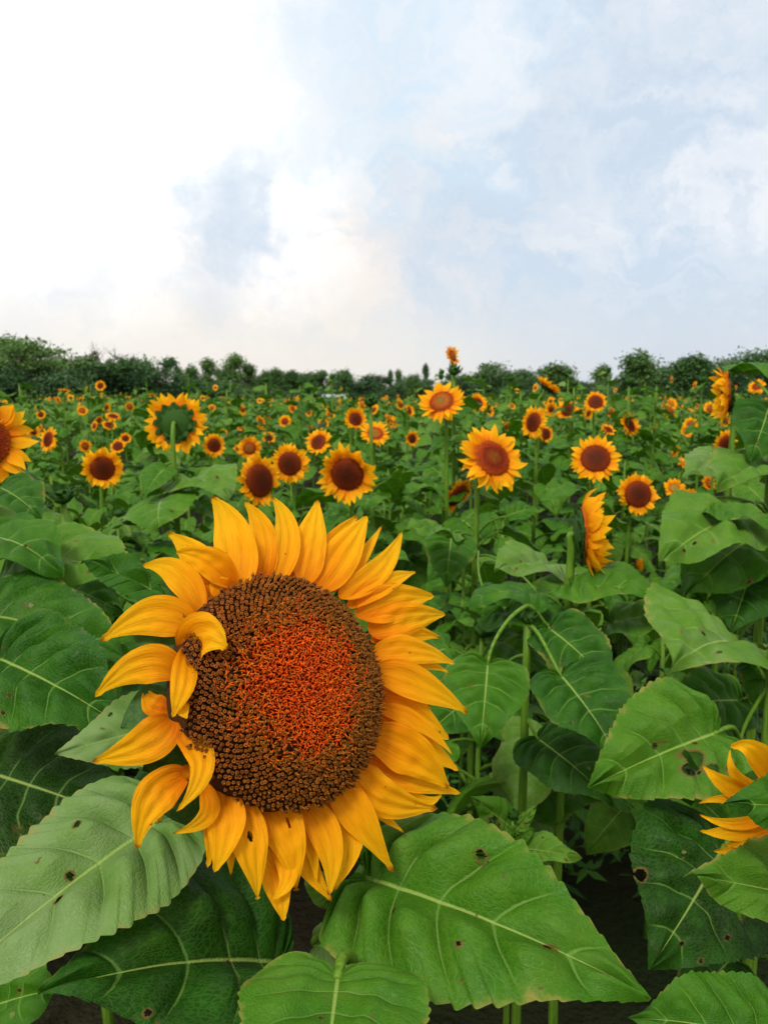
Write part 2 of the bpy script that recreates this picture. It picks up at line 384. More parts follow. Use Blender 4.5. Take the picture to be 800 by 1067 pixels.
# ------------------------------------------------------------------ petals
def petal_path(pts, normals, width, nu=10, nv=4, cup=.18, groove=.03, tone=.5, roll=(0, 0), seed=0, hole=None, blunt=0.0, mat='petal'):
    """pts (m,3) path from base to tip, normals (m,3) hints, width in metres"""
    rg = random.Random(seed); t = np.linspace(0, 1, nu + 1); m = len(pts); tp = np.linspace(0, 1, m)
    Pp = np.stack([np.interp(t, tp, pts[:, k]) for k in range(3)], 1); Nn = np.stack([np.interp(t, tp, normals[:, k]) for k in range(3)], 1)
    T = np.gradient(Pp, axis=0); T /= np.maximum(np.linalg.norm(T, axis=1, keepdims=True), 1e-9)
    S = np.cross(T, Nn); S /= np.maximum(np.linalg.norm(S, axis=1, keepdims=True), 1e-9); Nn = np.cross(S, T)
    rr = np.radians(np.interp(t, [0, 1], roll))[:, None]; S, Nn = S * np.cos(rr) + Nn * np.sin(rr), Nn * np.cos(rr) - S * np.sin(rr)
    w = width / 2 * (.40 * (1 - t) ** 2 + np.sin(np.pi * np.clip(t, 0, 1) ** .80) ** (1.0 - .3 * blunt)); w[-1] = width * .004; w[-2] = max(w[-2], width * .10)
    v = np.linspace(-1, 1, 2 * nv + 1); w1 = wob(rg, 4, 7)
    Wd = w[:, None] * (1 + .10 * w1(t[:, None] * 2, np.sign(v)[None, :] * 2)) * v[None, :]
    ww = np.sin(np.pi * t)[:, None]
    Zo = width * (cup * (v ** 2)[None, :] * (.4 + .6 * (1 - t[:, None])) + groove * np.cos(v * 3 * np.pi + w1(t[:, None], 0))* ww + .055 * w1(t[:, None] * 4, v[None, :] * 1.5) * ww)
    G = Pp[:, None] + Wd[..., None] * S[:, None] + Zo[..., None] * Nn[:, None]
    A = np.stack(np.broadcast_arrays(t[:, None], v[None, :], tone), -1)
    mask = None
    if hole:
        ft = (t[:-1] + t[1:])[:, None] / 2; fv = (v[:-1] + v[1:])[None, :] / 2
        mask = (((ft - hole[0]) / hole[2]) ** 2 + ((fv - hole[1]) / hole[3]) ** 2) > 1
    return grid(G, A, mat=mat, mask=mask)
def ring_petal(phi, r0, ln, wd, e0, e1, z0, rg, nu=7, nv=2, mat='petal', sway=0.0):
    """petal of a generic head: starts at radius r0, elevation e0 (rad, towards +z) turning to e1"""
    m = 9; t = np.linspace(0, 1, m); e = e0 + (e1 - e0) * t; ds = ln / (m - 1)
    r = r0 + np.concatenate([[0], np.cumsum(np.cos(e[1:]) * ds)]); z = z0 + np.concatenate([[0], np.cumsum(np.sin(e[1:]) * ds)])
    ph = phi + sway * t ** 2
    pts = np.stack([r * np.cos(ph), r * np.sin(ph), z], 1); nr = np.stack([-np.sin(e) * np.cos(ph), -np.sin(e) * np.sin(ph), np.cos(e)], 1)
    return petal_path(pts, nr, wd, nu, nv, cup=.12 + rg.uniform(-.1, .1), tone=rg.uniform(.2, .9), roll=(rg.uniform(-15, 15), rg.uniform(-35, 35)), seed=rg.random(), mat=mat)

# ------------------------------------------------------------------ disc and florets
def dome_z(r, Rd, h): return h * np.sqrt(np.clip(1 - (r / Rd) ** 2 * .94, 0, 1))
def disc_geo(Rd, h, cols, nr=8, na=24, back=.35):
    """receptacle: domed face, rounded rim; cols = list of (r, rgb)"""
    r = np.concatenate([np.linspace(0.001, 1, nr), [1.02]]) * Rd
    z = np.concatenate([dome_z(r[:-1], Rd, h), [-back * Rd * .3]])
    a = np.arange(na) * 2 * np.pi / na
    G = np.stack([r[:, None] * np.cos(a), r[:, None] * np.sin(a), np.broadcast_to(z[:, None], (len(r), na))], -1)
    cr = np.array([c[0] for c in cols]); cc = np.array([c[1] for c in cols])
    K = np.stack([np.interp(r / Rd, cr, cc[:, k]) for k in range(3)], -1)
    return grid(G, K=np.broadcast_to(K[:, None], G.shape).copy(), mat='disc', close=True)
def knobs(Rd, h, N, cols, size, rg, tall=1.0):
    cr = np.array([c[0] for c in cols]); cc = np.array([c[1] for c in cols]); out = []
    a4 = np.arange(4) * np.pi / 2
    for i in range(N):
        r = Rd * math.sqrt((i + .5) / N); ph = i * 2.399963; z = dome_z(r, Rd, h); f = r / Rd
        nr = nz([math.cos(ph) * f * h / Rd * 1.6, math.sin(ph) * f * h / Rd * 1.6, 1]); X, Y, Z = frame_z(nr, rg.random())
        c0 = np.array([r * math.cos(ph), r * math.sin(ph), z]); s = size * rg.uniform(.7, 1.2)
        k = np.array([np.interp(f, cr, cc[:, j]) for j in range(3)]) * rg.uniform(.55, 1.6)
        rows = [c0 + s * .55 * (np.cos(a4)[:, None] * X + np.sin(a4)[:, None] * Y), c0 + Z * s * tall + s * .45 * (np.cos(a4)[:, None] * X + np.sin(a4)[:, None] * Y) + X * s * rg.uniform(-.4, .4), np.repeat((c0 + Z * s * tall * .7)[None], 4, 0)]
        G = np.stack(rows); K = np.stack([np.tile(k * .4, (4, 1)), np.tile(k * 1.3, (4, 1)), np.tile(k * .35, (4, 1))])
        out.append(grid(G, K=K, mat='disc', close=True))
    return merge(out)
def calyx_geo(Rd, rg, nb=22, ln=.5, seg=4, e=(-.1, .3, -.2, .7)):
    """green cup behind the head with pointed bracts"""
    r = np.array([.12, .5, .85, .97, .96]) * Rd; z = np.array([-.42, -.36, -.24, -.14, -.06]) * Rd; na = 20
    a = np.arange(na) * 2 * np.pi / na
    G = np.stack([r[:, None] * np.cos(a), r[:, None] * np.sin(a), np.broadcast_to(z[:, None], (5, na))], -1)
    gs = [grid(G, mat='bract', close=True)]
    for k in range(nb):
        ph = k * 2 * np.pi / nb + rg.uniform(-.1, .1); lay = k % 2
        gs.append(ring_petal(ph, Rd * (.95 - .2 * lay), Rd * ln * rg.uniform(.8, 1.25) * 1.2, Rd * .36, rg.uniform(e[0], e[1]), rg.uniform(e[2], e[3]), -Rd * (.15 + .12 * lay), rg, seg, 1, mat='bract', sway=rg.uniform(-.2, .2)))
    return merge(gs)

MAROON = [(0, (.085, .020, .005)), (.3, (.10, .018, .004)), (.6, (.16, .022, .003)), (.85, (.24, .034, .004)), (1, (.20, .04, .004))]
RED = [(0, (.20, .09, .012)), (.25, (.28, .06, .006)), (.5, (.21, .022, .004)), (.8, (.38, .045, .005)), (1, (.45, .10, .008))]
ORANGE = [(0, (.22, .19, .03)), (.3, (.36, .15, .02)), (.6, (.46, .10, .01)), (.85, (.30, .035, .006)), (1, (.42, .10, .01))]
GREENC = [(0, (.18, .26, .05)), (.4, (.30, .27, .05)), (.7, (.45, .20, .02)), (1, (.40, .12, .01))]
class Head: pass
def make_head(cols, ratio, seed, npet=34, e=(.15, -.1), res=2, petal_w=.24, scat=.2, ln_f=1.0):
    """unit flower: outer radius about 1, facing +Z"""
    rg = random.Random(seed); H = Head(); Rd = ratio; h = Rd * .28
    if res == 2:
        H.disc = merge([disc_geo(Rd, h, cols, 9, 28), knobs(Rd, h, 330, cols, Rd * .055, rg)])
    else:
        H.disc = disc_geo(Rd, h, cols, 4 if res else 2, 12 if res else 7)
    H.petals = []
    for k in range(npet):
        if rg.random() < .07: continue
        lay = k % 2; ph = 2 * np.pi * k / npet + rg.uniform(-.09, .09)
        ln = (1 - Rd) * rg.uniform(.82, 1.12) * (1.02 if lay else .95) * ln_f
        H.petals.append(ring_petal(ph, Rd * .93, ln, petal_w * rg.uniform(.8, 1.2), e[0] + .22 * lay + rg.uniform(-scat, scat), e[1] + .15 * lay + rg.uniform(-scat, scat) * 2, -.02 + .03 * lay, rg,
                        (8, 4, 2)[2 - res] if res else 2, 2 if res == 2 else 1, sway=rg.uniform(-.16, .16)))
    H.ring = merge(H.petals)
    H.calyx = calyx_geo(Rd, rg, 24 if res == 2 else 12, .27, 4 if res == 2 else 2, (-.5, -.1, -.3, .3)) if res else Geo()
    if res == 2:
        H.m_disc = mesh('flower_head', H.disc); H.m_ring = mesh('petal_ring', H.ring); H.m_calyx = mesh('bract_ring', H.calyx)
        H.m_petals = [mesh('petal', p) for p in H.petals]
    return H
HEADS = {
 'maroon': [make_head(MAROON, .58, 1, 44, (.1, -.05), petal_w=.20, scat=.42), make_head(MAROON, .52, 2, 40, (.25, .05), petal_w=.20, scat=.42), make_head(MAROON, .50, 12, 38, (.35, .3), petal_w=.21, scat=.42), make_head(MAROON, .54, 13, 42, (.0, -.3), petal_w=.20, scat=.42)],
 'red': [make_head(RED, .50, 3, 44, (.12, -.12), petal_w=.195, scat=.42), make_head(RED, .47, 4, 40, (.2, -.05), petal_w=.2, scat=.42)],
 'orange': [make_head(ORANGE, .48, 5, 42, (.1, -.1), petal_w=.20, scat=.42)],
 'green': [make_head(GREENC, .42, 6, 30, (.35, .1))],
 'reflex': [make_head(MAROON, .50, 7, 46, (.3, .75), scat=.40, petal_w=.25, ln_f=1.1), make_head(RED, .5, 8, 46, (.35, .95), scat=.42, petal_w=.26, ln_f=1.15)],
 'young': [make_head(GREENC, .40, 9, 24, (.9, 1.3), scat=.2)],
}
def bud_geo(rg, res=1):
    gs = []
    r = np.array([.1, .55, .8, .75, .45, .05]); z = np.array([-.5, -.35, 0, .3, .5, .52]); na = 10; a = np.arange(na) * 2 * np.pi / na
    G = np.stack([r[:, None] * np.cos(a), r[:, None] * np.sin(a), np.broadcast_to(z[:, None], (6, na))], -1); gs.append(grid(G, mat='bract', close=True))
    for k in range(26 if res else 12):
        lay = k % 3; ph = k * 2.4 + rg.uniform(-.2, .2)
        gs.append(ring_petal(ph, .7 - .12 * lay, rg.uniform(.6, 1.0), .32, .9 + .3 * lay + rg.uniform(-.5, .2), rg.uniform(.2, 1.5), -.2 + .2 * lay, rg, 4 if res else 2, 1, mat='bract'))
    return merge(gs)
BUD = mesh('flower_bud', bud_geo(random.Random(3))); BUDG = bud_geo(random.Random(4), 0)

# ------------------------------------------------------------------ leaf prototypes with petiole, blade length 1
def leaf_proto(seed, res=1):
    rg = random.Random(seed)
    pl = rg.uniform(.35, .6); rise = rg.uniform(.05, .30); droop = rg.uniform(.15, 1.0); bend = rg.uniform(.3, 1.2)
    ns, nv = ((5, 1), (26, 6))[res]
    b = blade(ns, nv, rg.uniform(.36, .46), .05 if res else 0, rg.uniform(-.02, .28), bend, rg.uniform(-.05, .15), rg.uniform(.02, .07), 13 if res else 0, seed, tone=rg.uniform(.34, .74), chord=False, twist=rg.uniform(-.3, .3), nholes=2 if res else 0)
    c_, s_ = math.cos(droop), math.sin(droop); ro = rg.uniform(-.5, .5)
    m = M4((pl, 0, rise), (c_, 0, -s_), (0, 1, 0), (s_, 0, c_)) @ np.array([[1, 0, 0, 0], [0, math.cos(ro), -math.sin(ro), 0], [0, math.sin(ro), math.cos(ro), 0], [0, 0, 0, 1]])
    p = tube(bez([(0, 0, 0), (pl * .5, 0, rise * 1.3), (pl + .05, 0, rise)], 6 if res else 3), np.linspace(.024, .015, 6 if res else 3), 6 if res else 3)
    return merge([xf(b, m), p])
LEAFP = [mesh('leaf', leaf_proto(100 + i)) for i in range(18)]
LEAFL = [leaf_proto(200 + i, 0) for i in range(8)]

# ------------------------------------------------------------------ hand-placed heads: (px, py, diameter px, facing (right, up, toward), kind, real diameter, label)
HD = [
 (512, 478, 80, (.10, .22, 1), 'red', .20, 'tall sunflower in full bloom with reddish disc on a bare stem, right of the biggest'),
 (460, 419, 54, (.05, .62, .8), 'orange', .19, 'sunflower tilted skyward with an orange and green disc, at the treeline above the biggest flower'),
 (497, 420, 24, (.05, .1, 1), 'maroon', .17, 'small round sunflower just right of the skyward tilted one'),
 (620, 478, 56, (-.12, .12, 1), 'maroon', .19, 'open sunflower with dark red disc right of the tall reddish one'),
 (664, 515, 48, (.15, .05, 1), 'maroon', .18, 'round sunflower with dark oval disc above the right hand leaves'),
 (608, 556, 106, (.97, .03, .10), 'reflex', .19, 'sunflower seen edge on, petals hanging forward to the right, black bracts at its back'),
 (655, 443, 32, (.6, .3, .8), 'maroon', .17, 'sunflower turned right with oval dark disc, above the edge on one'),
 (591, 427, 25, (-.1, .1, 1), 'maroon', .17, 'small open sunflower left of a pair level with the treeline base'),
 (620, 419, 26, (.1, .1, 1), 'maroon', .17, 'small dark centred sunflower under the gap in the treeline'),
 (699, 421, 16, (.1, .1, 1), 'green', .17, 'small ring shaped sunflower with greenish middle'),
 (757, 412, 68, (-.95, .0, -.30), 'reflex', .18, 'sunflower facing left in profile with long drooping petals, upper right edge'),
 (788, 403, 20, (-.3, .3, 1), 'red', .16, 'little sunflower behind the drooping profile one at the right edge'),
 (714, 450, 16, (.1, .5, .9), 'green', .15, 'small yellow centred sunflower between the profile one and the leaning one'),
 (702, 509, 25, (.05, .1, 1), 'green', .13, 'young sunflower with green middle beside the round dark one'),
 (718, 526, 42, (-.9, .0, .45), 'reflex', .16, 'orange sunflower in profile facing left below the young green centred one'),
 (755, 462, 30, (.4, -.3, .8), 'maroon', .16, 'sunflower with drooped dark red face half hidden by the big right edge leaf'),
 (716, 485, 26, (.0, .7, .6), 'orange', .16, 'orange sunflower partly covered by a pale pointed leaf, right side'),
 (738, 504, 22, (.5, .2, .8), 'orange', .15, 'orange sunflower peeking out behind a pale pointed leaf tip'),
 (570, 404, 32, (.55, .75, .1), 'reflex', .16, 'sunflower seen from below against the trees, petals spread upward'),
 (556, 440, 38, (-.75, .1, .5), 'maroon', .16, 'sunflower turned left, half hidden beside the tall reddish one'),
 (568, 452, 21, (.5, .1, .9), 'maroon', .16, 'small sunflower turned right behind the left turned one'),
 (633, 448, 19, (.2, .5, .8), 'maroon', .16, 'small upward tilted sunflower above the dark red disc bloom'),
 (362, 494, 70, (.12, -.12, 1), 'maroon', .20, 'wide sunflower with very large maroon disc above the top petals of the biggest flower'),
 (302, 483, 46, (.05, .0, 1), 'maroon', .18, 'sunflower with dark maroon disc between the wide one and the turned one'),
 (270, 501, 60, (.75, .05, .65), 'maroon', .19, 'sunflower turned right, just above the tallest petal of the biggest flower'),
 (332, 461, 33, (-.1, .1, 1), 'maroon', .17, 'round dark centred sunflower behind the wide maroon disc'),
 (370, 437, 29, (.35, .2, .9), 'maroon', .16, 'sunflower with small dark disc left of the green bud'),
 (391, 452, 34, (.0, .5, .85), 'orange', .17, 'orange sunflower behind the stem of the green bud'),
 (476, 516, 44, (.6, -.55, .5), 'maroon', .17, 'drooping orange sunflower half hidden left of the tall stem'),
 (429, 457, 19, (.3, .0, 1), 'maroon', .16, 'small sunflower in the gap right of the green bud'),
 (426, 428, 16, (.75, .2, .5), 'maroon', .16, 'thin side turned sunflower left of the skyward one'),
 (406, 437, 17, (.7, .5, .3), 'orange', .16, 'small sideways sunflower right of the green bud'),
 (183, 441, 70, (-.15, .02, -1), 'red', .20, 'sunflower seen from behind with green back and yellow petal fringe'),
 (107, 488, 48, (.25, -.35, .9), 'maroon', .18, 'sunflower nodding forward with dark disc left of the one seen from behind'),
 (-20, 460, 114, (.62, .05, .75), 'red', .20, 'big sunflower cut by the left edge of the picture'),
 (51, 458, 30, (-.5, .1, .7), 'maroon', .17, 'sunflower in the shade right of the big left edge bloom'),
 (123, 465, 18, (.0, .1, 1), 'maroon', .16, 'small sunflower above the nodding one, lower of a close pair'),
 (131, 457, 14, (.2, .1, 1), 'maroon', .16, 'tiny sunflower above the nodding one, upper of a close pair'),
 (89, 465, 16, (.8, .0, .6), 'orange', .15, 'narrow side turned sunflower left above the nodding one'),
 (118, 434, 18, (.2, .75, .6), 'maroon', .16, 'flat tilted sunflower left of the one seen from behind'),
 (114, 443, 16, (.2, .75, .6), 'maroon', .16, 'flat tilted sunflower directly under another flat tilted one'),
 (105, 402, 13, (.1, .1, 1), 'maroon', .15, 'lone small sunflower standing high against the dark left trees'),
 (67, 407, 14, (.1, 1, .1), 'orange', .15, 'tiny sunflower seen edge up against the dark left trees'),
 (43, 432, 11, (.1, .1, 1), 'maroon', .15, 'tiny sunflower right of the big left edge bloom'),
 (86, 428, 13, (.5, .3, .7), 'orange', .15, 'tiny yellow sunflower below the lone high one'),
 (223, 464, 28, (.15, .2, .9), 'maroon', .16, 'sunflower low right of the one seen from behind'),
 (260, 467, 28, (.1, -.3, .9), 'orange', .16, 'ring faced sunflower nodding above the turned one'),
 (280, 456, 16, (.1, .1, 1), 'maroon', .16, 'small dark sunflower right of the ring faced one'),
 (297, 439, 15, (.0, .1, 1), 'red', .15, 'small round sunflower above the maroon disc one'),
 (322, 430, 10, (.0, .1, 1), 'red', .15, 'tiny round sunflower left of the white shed'),
 (271, 440, 17, (.85, .1, .4), 'orange', .15, 'thin profile sunflower above the ring faced one'),
 (251, 446, 10, (.1, .7, .6), 'orange', .15, 'tiny yellow sunflower between the rear view one and the thin profile one'),
 (233, 452, 11, (.3, .3, .8), 'maroon', .15, 'tiny orange sunflower right of the rear view one'),
 (221, 425, 9, (.3, .3, .8), 'orange', .15, 'tiny sunflower high right of the rear view one'),
 (337, 442, 14, (.1, .1, 1), 'maroon', .15, 'small sunflower below the white shed'),
 (344, 432, 12, (.5, .2, .8), 'orange', .15, 'tiny orange sunflower in front of the white shed'),
 (471, 371, 25, (.80, .25, .60), 'orange', .12, 'small sunflower atop the tallest plant, facing right against the sky'),
 (663, 588, 24, (.9, -.1, .4), 'young', .10, 'half open sunflower with few petals under the round dark one'),
 (533, 423, 9, (.1, .2, 1), 'orange', .14, 'tiny orange sunflower in front of the central trees'),
]
SPEC = []
for px, py, dm, fc, kind, real, lab in HD:
    d = real * FPX / dm
    SPEC.append((px, py, dm / 2, d))
SPEC.append((386, 419, 8, 2.6))
SPEC += [(507, yy, 9, 2.02) for yy in (525, 550, 575, 600)] + [(584, 590, 9, 1.5), (582, 612, 9, 1.5), (178, 485, 8, 2.42), (178, 505, 8, 2.42), (459, 450, 7, 2.9), (458, 475, 7, 2.9)]
def blocked(p, rad, own=-1, slack=.8):
    """would something of this size at p stand in front of a placed flower"""
    x, y, d = proj(p)
    if d < .3: return True
    rp = rad * FPX / d
    for i, (px, py, r, ds) in enumerate(SPEC):
        if i == own or ds < d - .03: continue
        if abs(px - x) < r * slack + rp * .75 and abs(py - y) < r * slack + rp * .7: return True
    return False

# ------------------------------------------------------------------ setting: ground
gx = np.linspace(-1, 1, 90); gg = np.sign(gx) * np.abs(gx) ** 3 * 700
GX, GY = np.meshgrid(gg, gg + 30, indexing='ij')
wz = wob(random.Random(5), 6, 5)
tag(obj('soil', grid(np.stack([GX, GY, np.where(np.abs(GX) < 60, .03 * wz(GX, GY), 0)], -1), mat='soil')), kind='structure').name = 'ground'

# ------------------------------------------------------------------ trees on the far edge
def crown_geo(rg, lobes, nleaf, size, mat):
    pts, nn, tone = [], [], []
    per = nleaf // len(lobes)
    for (c, r) in lobes:
        v = nrg.normal(size=(per, 3)); v /= np.linalg.norm(v, axis=1, keepdims=True)
        rad = np.clip(nrg.normal(.80, .36, per), .05, 1.7)
        q = np.array(c) + v * np.array(r) * rad[:, None]
        pts.append(q); tone.append(np.full(per, rg.uniform(.2, .8)))
    Q = np.concatenate(pts); tn = np.clip(np.concatenate(tone) + nrg.normal(0, .12, len(Q)), 0, 1); m = len(Q)
    a = nrg.normal(size=(m, 3)); a /= np.linalg.norm(a, axis=1, keepdims=True); b = np.cross(a, nrg.normal(size=(m, 3))); b /= np.linalg.norm(b, axis=1, keepdims=True)
    s = size * nrg.uniform(.6, 1.3, m)[:, None]
    V = np.stack([Q - a * s, Q - b * s * .55, Q + a * s, Q + b * s * .55], 1).reshape(-1, 3)
    g = Geo(); g.V = V; g.F = np.arange(4 * m).reshape(m, 4); g.A = np.stack([np.zeros(4 * m), np.zeros(4 * m), np.repeat(tn, 4)], 1); g.K = np.zeros((4 * m, 3)); g.M = np.zeros(m, int); g.mats = [mat]
    return g
def tree_meshes(kind, seed):
    rg = random.Random(seed); lobes = []
    if kind == 'broad':      # spreading flat-topped
        for k in range(15): lobes.append(((rg.uniform(-.55, .55), rg.uniform(-.5, .5), rg.uniform(.55, .92)), (rg.uniform(.16, .28), rg.uniform(.16, .28), rg.uniform(.06, .11))))
        mat, nl, sz = 'crown_green', 6500, .023
    elif kind == 'round':
        for k in range(17):
            z = rg.uniform(.2, .90); w = .34 * math.sin(math.pi * (z - .02) / 1.02) ** .7
            lobes.append(((rg.uniform(-w, w), rg.uniform(-w, w), z), (rg.uniform(.1, .2), rg.uniform(.1, .2), rg.uniform(.08, .16))))
        mat, nl, sz = 'crown_dark', 6000, .023
    elif kind == 'tall':
        for k in range(18):
            z = rg.uniform(.15, .94); w = .22 * (1.15 - z)
            lobes.append(((rg.uniform(-w, w), rg.uniform(-w, w), z), (rg.uniform(.07, .14), rg.uniform(.07, .14), rg.uniform(.07, .13))))
        mat, nl, sz = 'crown_green', 5000, .019
    elif kind == 'bushy':
        for k in range(12): lobes.append(((rg.uniform(-.5, .5), rg.uniform(-.4, .4), rg.uniform(.15, .8)), (rg.uniform(.2, .32), rg.uniform(.2, .3), rg.uniform(.13, .22))))
        mat, nl, sz = 'crown_dark', 6500, .026
    else:                    # thin, nearly bare
        for k in range(8): lobes.append(((rg.uniform(-.3, .3), rg.uniform(-.3, .3), rg.uniform(.55, .95)), (rg.uniform(.08, .16), rg.uniform(.08, .16), rg.uniform(.06, .12))))
        mat, nl, sz = 'crown_dull', 700, .016
    gs = [tube([(0, 0, 0), (.01, 0, .2), (0, .01, .42), (.01, 0, .7)], [.032, .024, .018, .008], 7, 'bark')]
    for (c, r) in lobes: 
        z0 = max(.15, c[2] - rg.uniform(.2, .35)); gs.append(tube(bez([(0, 0, z0), (c[0] * .4, c[1] * .4, z0 + .1), c], 5), np.linspace(.012, .004, 5), 5, 'bark'))
        if kind == 'bare':
            for q in range(7): gs.append(tube([c, np.array(c) + [rg.uniform(-.15, .15), rg.uniform(-.15, .15), rg.uniform(.02, .2)]], [.004, .0015], 4, 'bark'))
    return mesh('trunk', merge(gs)), mesh('crown', crown_geo(rg, lobes, nl, sz, mat))
TK = {k: [tree_meshes(k, 40 + 7 * i + j) for j in range(2)] for i, k in enumerate(('broad', 'round', 'tall', 'bushy', 'bare'))}
TLAB = {'broad': 'spreading tree with layered green crown in the distant treeline', 'round': 'rounded dark green tree in the distant treeline',
        'tall': 'slim tree with loose pointed crown in the distant treeline', 'bushy': 'low dense dark bush filling the foot of the distant treeline', 'bare': 'thin brownish half bare tree in the distant treeline'}
def tree(kind, px, top, dist, wid=1.0, label=None):
    x = (px - 400) / FPX * dist; hgt = (CAM_Z + (410.5 - top + 3) / FPX * dist) * 1.06 if kind in ('round', 'tall') else CAM_Z + (410.5 - top - 5) / FPX * dist
    lb = label or TLAB[kind]
    r = thing('bush' if kind == 'bushy' else 'tree', (x, dist, 0), lb, 'bush' if kind == 'bushy' else 'tree', None if label else 'trees of one kind along the far field edge')
    if not label: r['group'] = {'broad': 'spreading trees of the treeline', 'round': 'rounded trees of the treeline', 'tall': 'slim trees of the treeline', 'bushy': 'bushes under the treeline', 'bare': 'half bare trees of the treeline'}[kind]
    tm, cm = TK[kind][rng.randrange(2)]; a = rng.uniform(0, 6.28); c_, s_ = math.cos(a), math.sin(a)
    w = hgt * wid
    m = M4((0, 0, 0), (c_ * w, s_ * w, 0), (-s_ * w, c_ * w, 0), (0, 0, hgt))
    obj('trunk', tm, r, m); obj('crown', cm, r, m)
for k, px, top, dist, wid, lb in [
    ('broad', 28, 345, 74, 1.25, 'broad spreading tree with sky gaps at the far left end of the treeline'),
    ('broad', 92, 366, 78, 1.3, None), ('bushy', -30, 362, 72, 1.3, None), ('bushy', 15, 372, 70, 1.3, None), ('bushy', 62, 374, 73, 1.3, None), ('bushy', 112, 374, 80, 1.4, None),
    ('bare', 122, 348, 88, .9, 'bare twiggy tree poking above the left part of the treeline'), ('round', 140, 370, 84, 1.1, None), ('round', 168, 372, 84, 1.1, None), ('bushy', 190, 384, 84, 1.5, None), ('bare', 176, 375, 86, 1, None),
    ('tall', 206, 377, 90, 1.2, None), ('tall', 221, 379, 90, 1.1, None), ('tall', 246, 375, 90, 1.3, 'tallest slim tree in the left half of the treeline'), ('bushy', 225, 390, 86, 1.5, None), ('bushy', 258, 391, 88, 1.5, None),
    ('tall', 262, 384, 92, 1.2, None), ('tall', 287, 388, 95, 1.3, None), ('tall', 305, 390, 95, 1.3, None), ('round', 322, 387, 98, 1.2, None), ('tall', 330, 385, 98, 1.2, None), ('round', 345, 386, 98, 1.1, None), ('tall', 358, 385, 98, 1.3, None), ('round', 377, 389, 98, 1.2, None),
    ('bare', 394, 383, 98, 1.2, 'brownish half bare tree at the middle of the treeline'), ('round', 412, 393, 98, 1.4, None), ('bushy', 300, 397, 94, 1.9, None), ('bushy', 350, 398, 95, 1.9, None), ('bushy', 400, 399, 95, 1.9, None),
    ('round', 440, 395, 96, 1.3, None), ('bushy', 460, 398, 94, 2, None), ('round', 476, 389, 95, 1.2, None), ('round', 492, 385, 92, 1.1, None), ('round', 512, 378, 90, 1.15, None), ('round', 533, 386, 92, 1.2, None), ('round', 553, 384, 92, 1.2, None), ('bushy', 520, 395, 88, 1.8, None),
    ('tall', 577, 374, 88, 1.7, 'dome topped tree standing taller just left of the gap in the treeline'), ('round', 590, 390, 90, 1.2, None), ('bushy', 565, 396, 88, 1.6, None), ('bare', 608, 388, 95, .9, None), ('bushy', 606, 402, 96, 1.8, None),
    ('tall', 627, 376, 86, 1.2, None), ('tall', 655, 361, 78, 1.5, 'tall irregular tree with a leaning top right of the treeline gap'), ('bushy', 648, 388, 80, 1.4, None), ('round', 672, 382, 84, 1.1, None),
    ('round', 692, 373, 84, 1.1, None), ('bushy', 690, 392, 82, 1.7, None), ('tall', 720, 364, 82, 1.5, 'tall full tree between two rounded ones at right of the treeline'), ('round', 738, 374, 84, 1.2, None), ('round', 758, 374, 82, 1.3, None), ('round', 785, 363, 78, 1.2, 'large rounded dark tree at the far right end of the treeline'), ('bushy', 745, 390, 80, 1.7, None), ('bushy', 790, 388, 76, 1.5, None), ('round', 812, 368, 80, 1.2, None)]:
    tree(k, px, top, dist, wid, lb)
prof = [(-40, 364), (60, 368), (110, 378), (170, 382), (250, 388), (330, 391), (400, 393), (480, 392), (530, 389), (590, 395), (606, 403), (625, 395), (660, 388), (720, 386), (830, 380)]
px = -30
while px < 830:
    tp = np.interp(px, [q[0] for q in prof], [q[1] for q in prof]) + rng.uniform(-9, 12)
    tree(rng.choice(['round', 'tall', 'tall', 'tall', 'bushy', 'broad']), px, tp, rng.uniform(92, 112), rng.uniform(.5, .85)); px += rng.uniform(6, 12)

px = -40
while px < 840:
    tree('bushy', px, np.interp(px, [q[0] for q in prof], [q[1] for q in prof]) + rng.uniform(1, 9), rng.uniform(108, 118), rng.uniform(1.0, 1.6)); px += rng.uniform(13, 20)
# small white shed in front of the trees
x0 = (349 - 400) / FPX * 84; sh = thing('shed', (x0, 84, 0), 'small white shed with grey roof in front of the distant trees', 'shed')
def box(x, y, z, sx, sy, sz, mat):
    c = np.array([[-1, -1], [1, -1], [1, 1], [-1, 1]]) * .5; rows = [np.c_[c * [0.001, .001], np.full(4, 0)], np.c_[c, np.full(4, 0)], np.c_[c, np.full(4, 1)], np.c_[c * .001, np.full(4, 1)]]
    return grid(np.stack(rows) * [sx, sy, sz] + [x, y, z], mat=mat, close=True)
def flatob(o):
    o.data.polygons.foreach_set('use_smooth', np.zeros(len(o.data.polygons), bool)); return o
flatob(obj('wall', box(0, 0, 0, 2.2, 2, 1.05, 'plaster'), sh))
rf = np.array([[[-1.3, -1.2, 1.0], [-1.3, 0, 1.5], [-1.3, 1.2, 1.0]], [[1.3, -1.2, 1.0], [1.3, 0, 1.5], [1.3, 1.2, 1.0]]]); flatob(obj('roof', merge([grid(rf, mat='sheet_metal'), grid(rf + [0, 0, .06], mat='sheet_metal')]), sh))
flatob(obj('door', box(-.5, -1.02, 0, .6, .05, .9, 'wood_door'), sh)); flatob(obj('window', box(.5, -1.02, .45, .5, .05, .4, 'dark_glass'), sh))

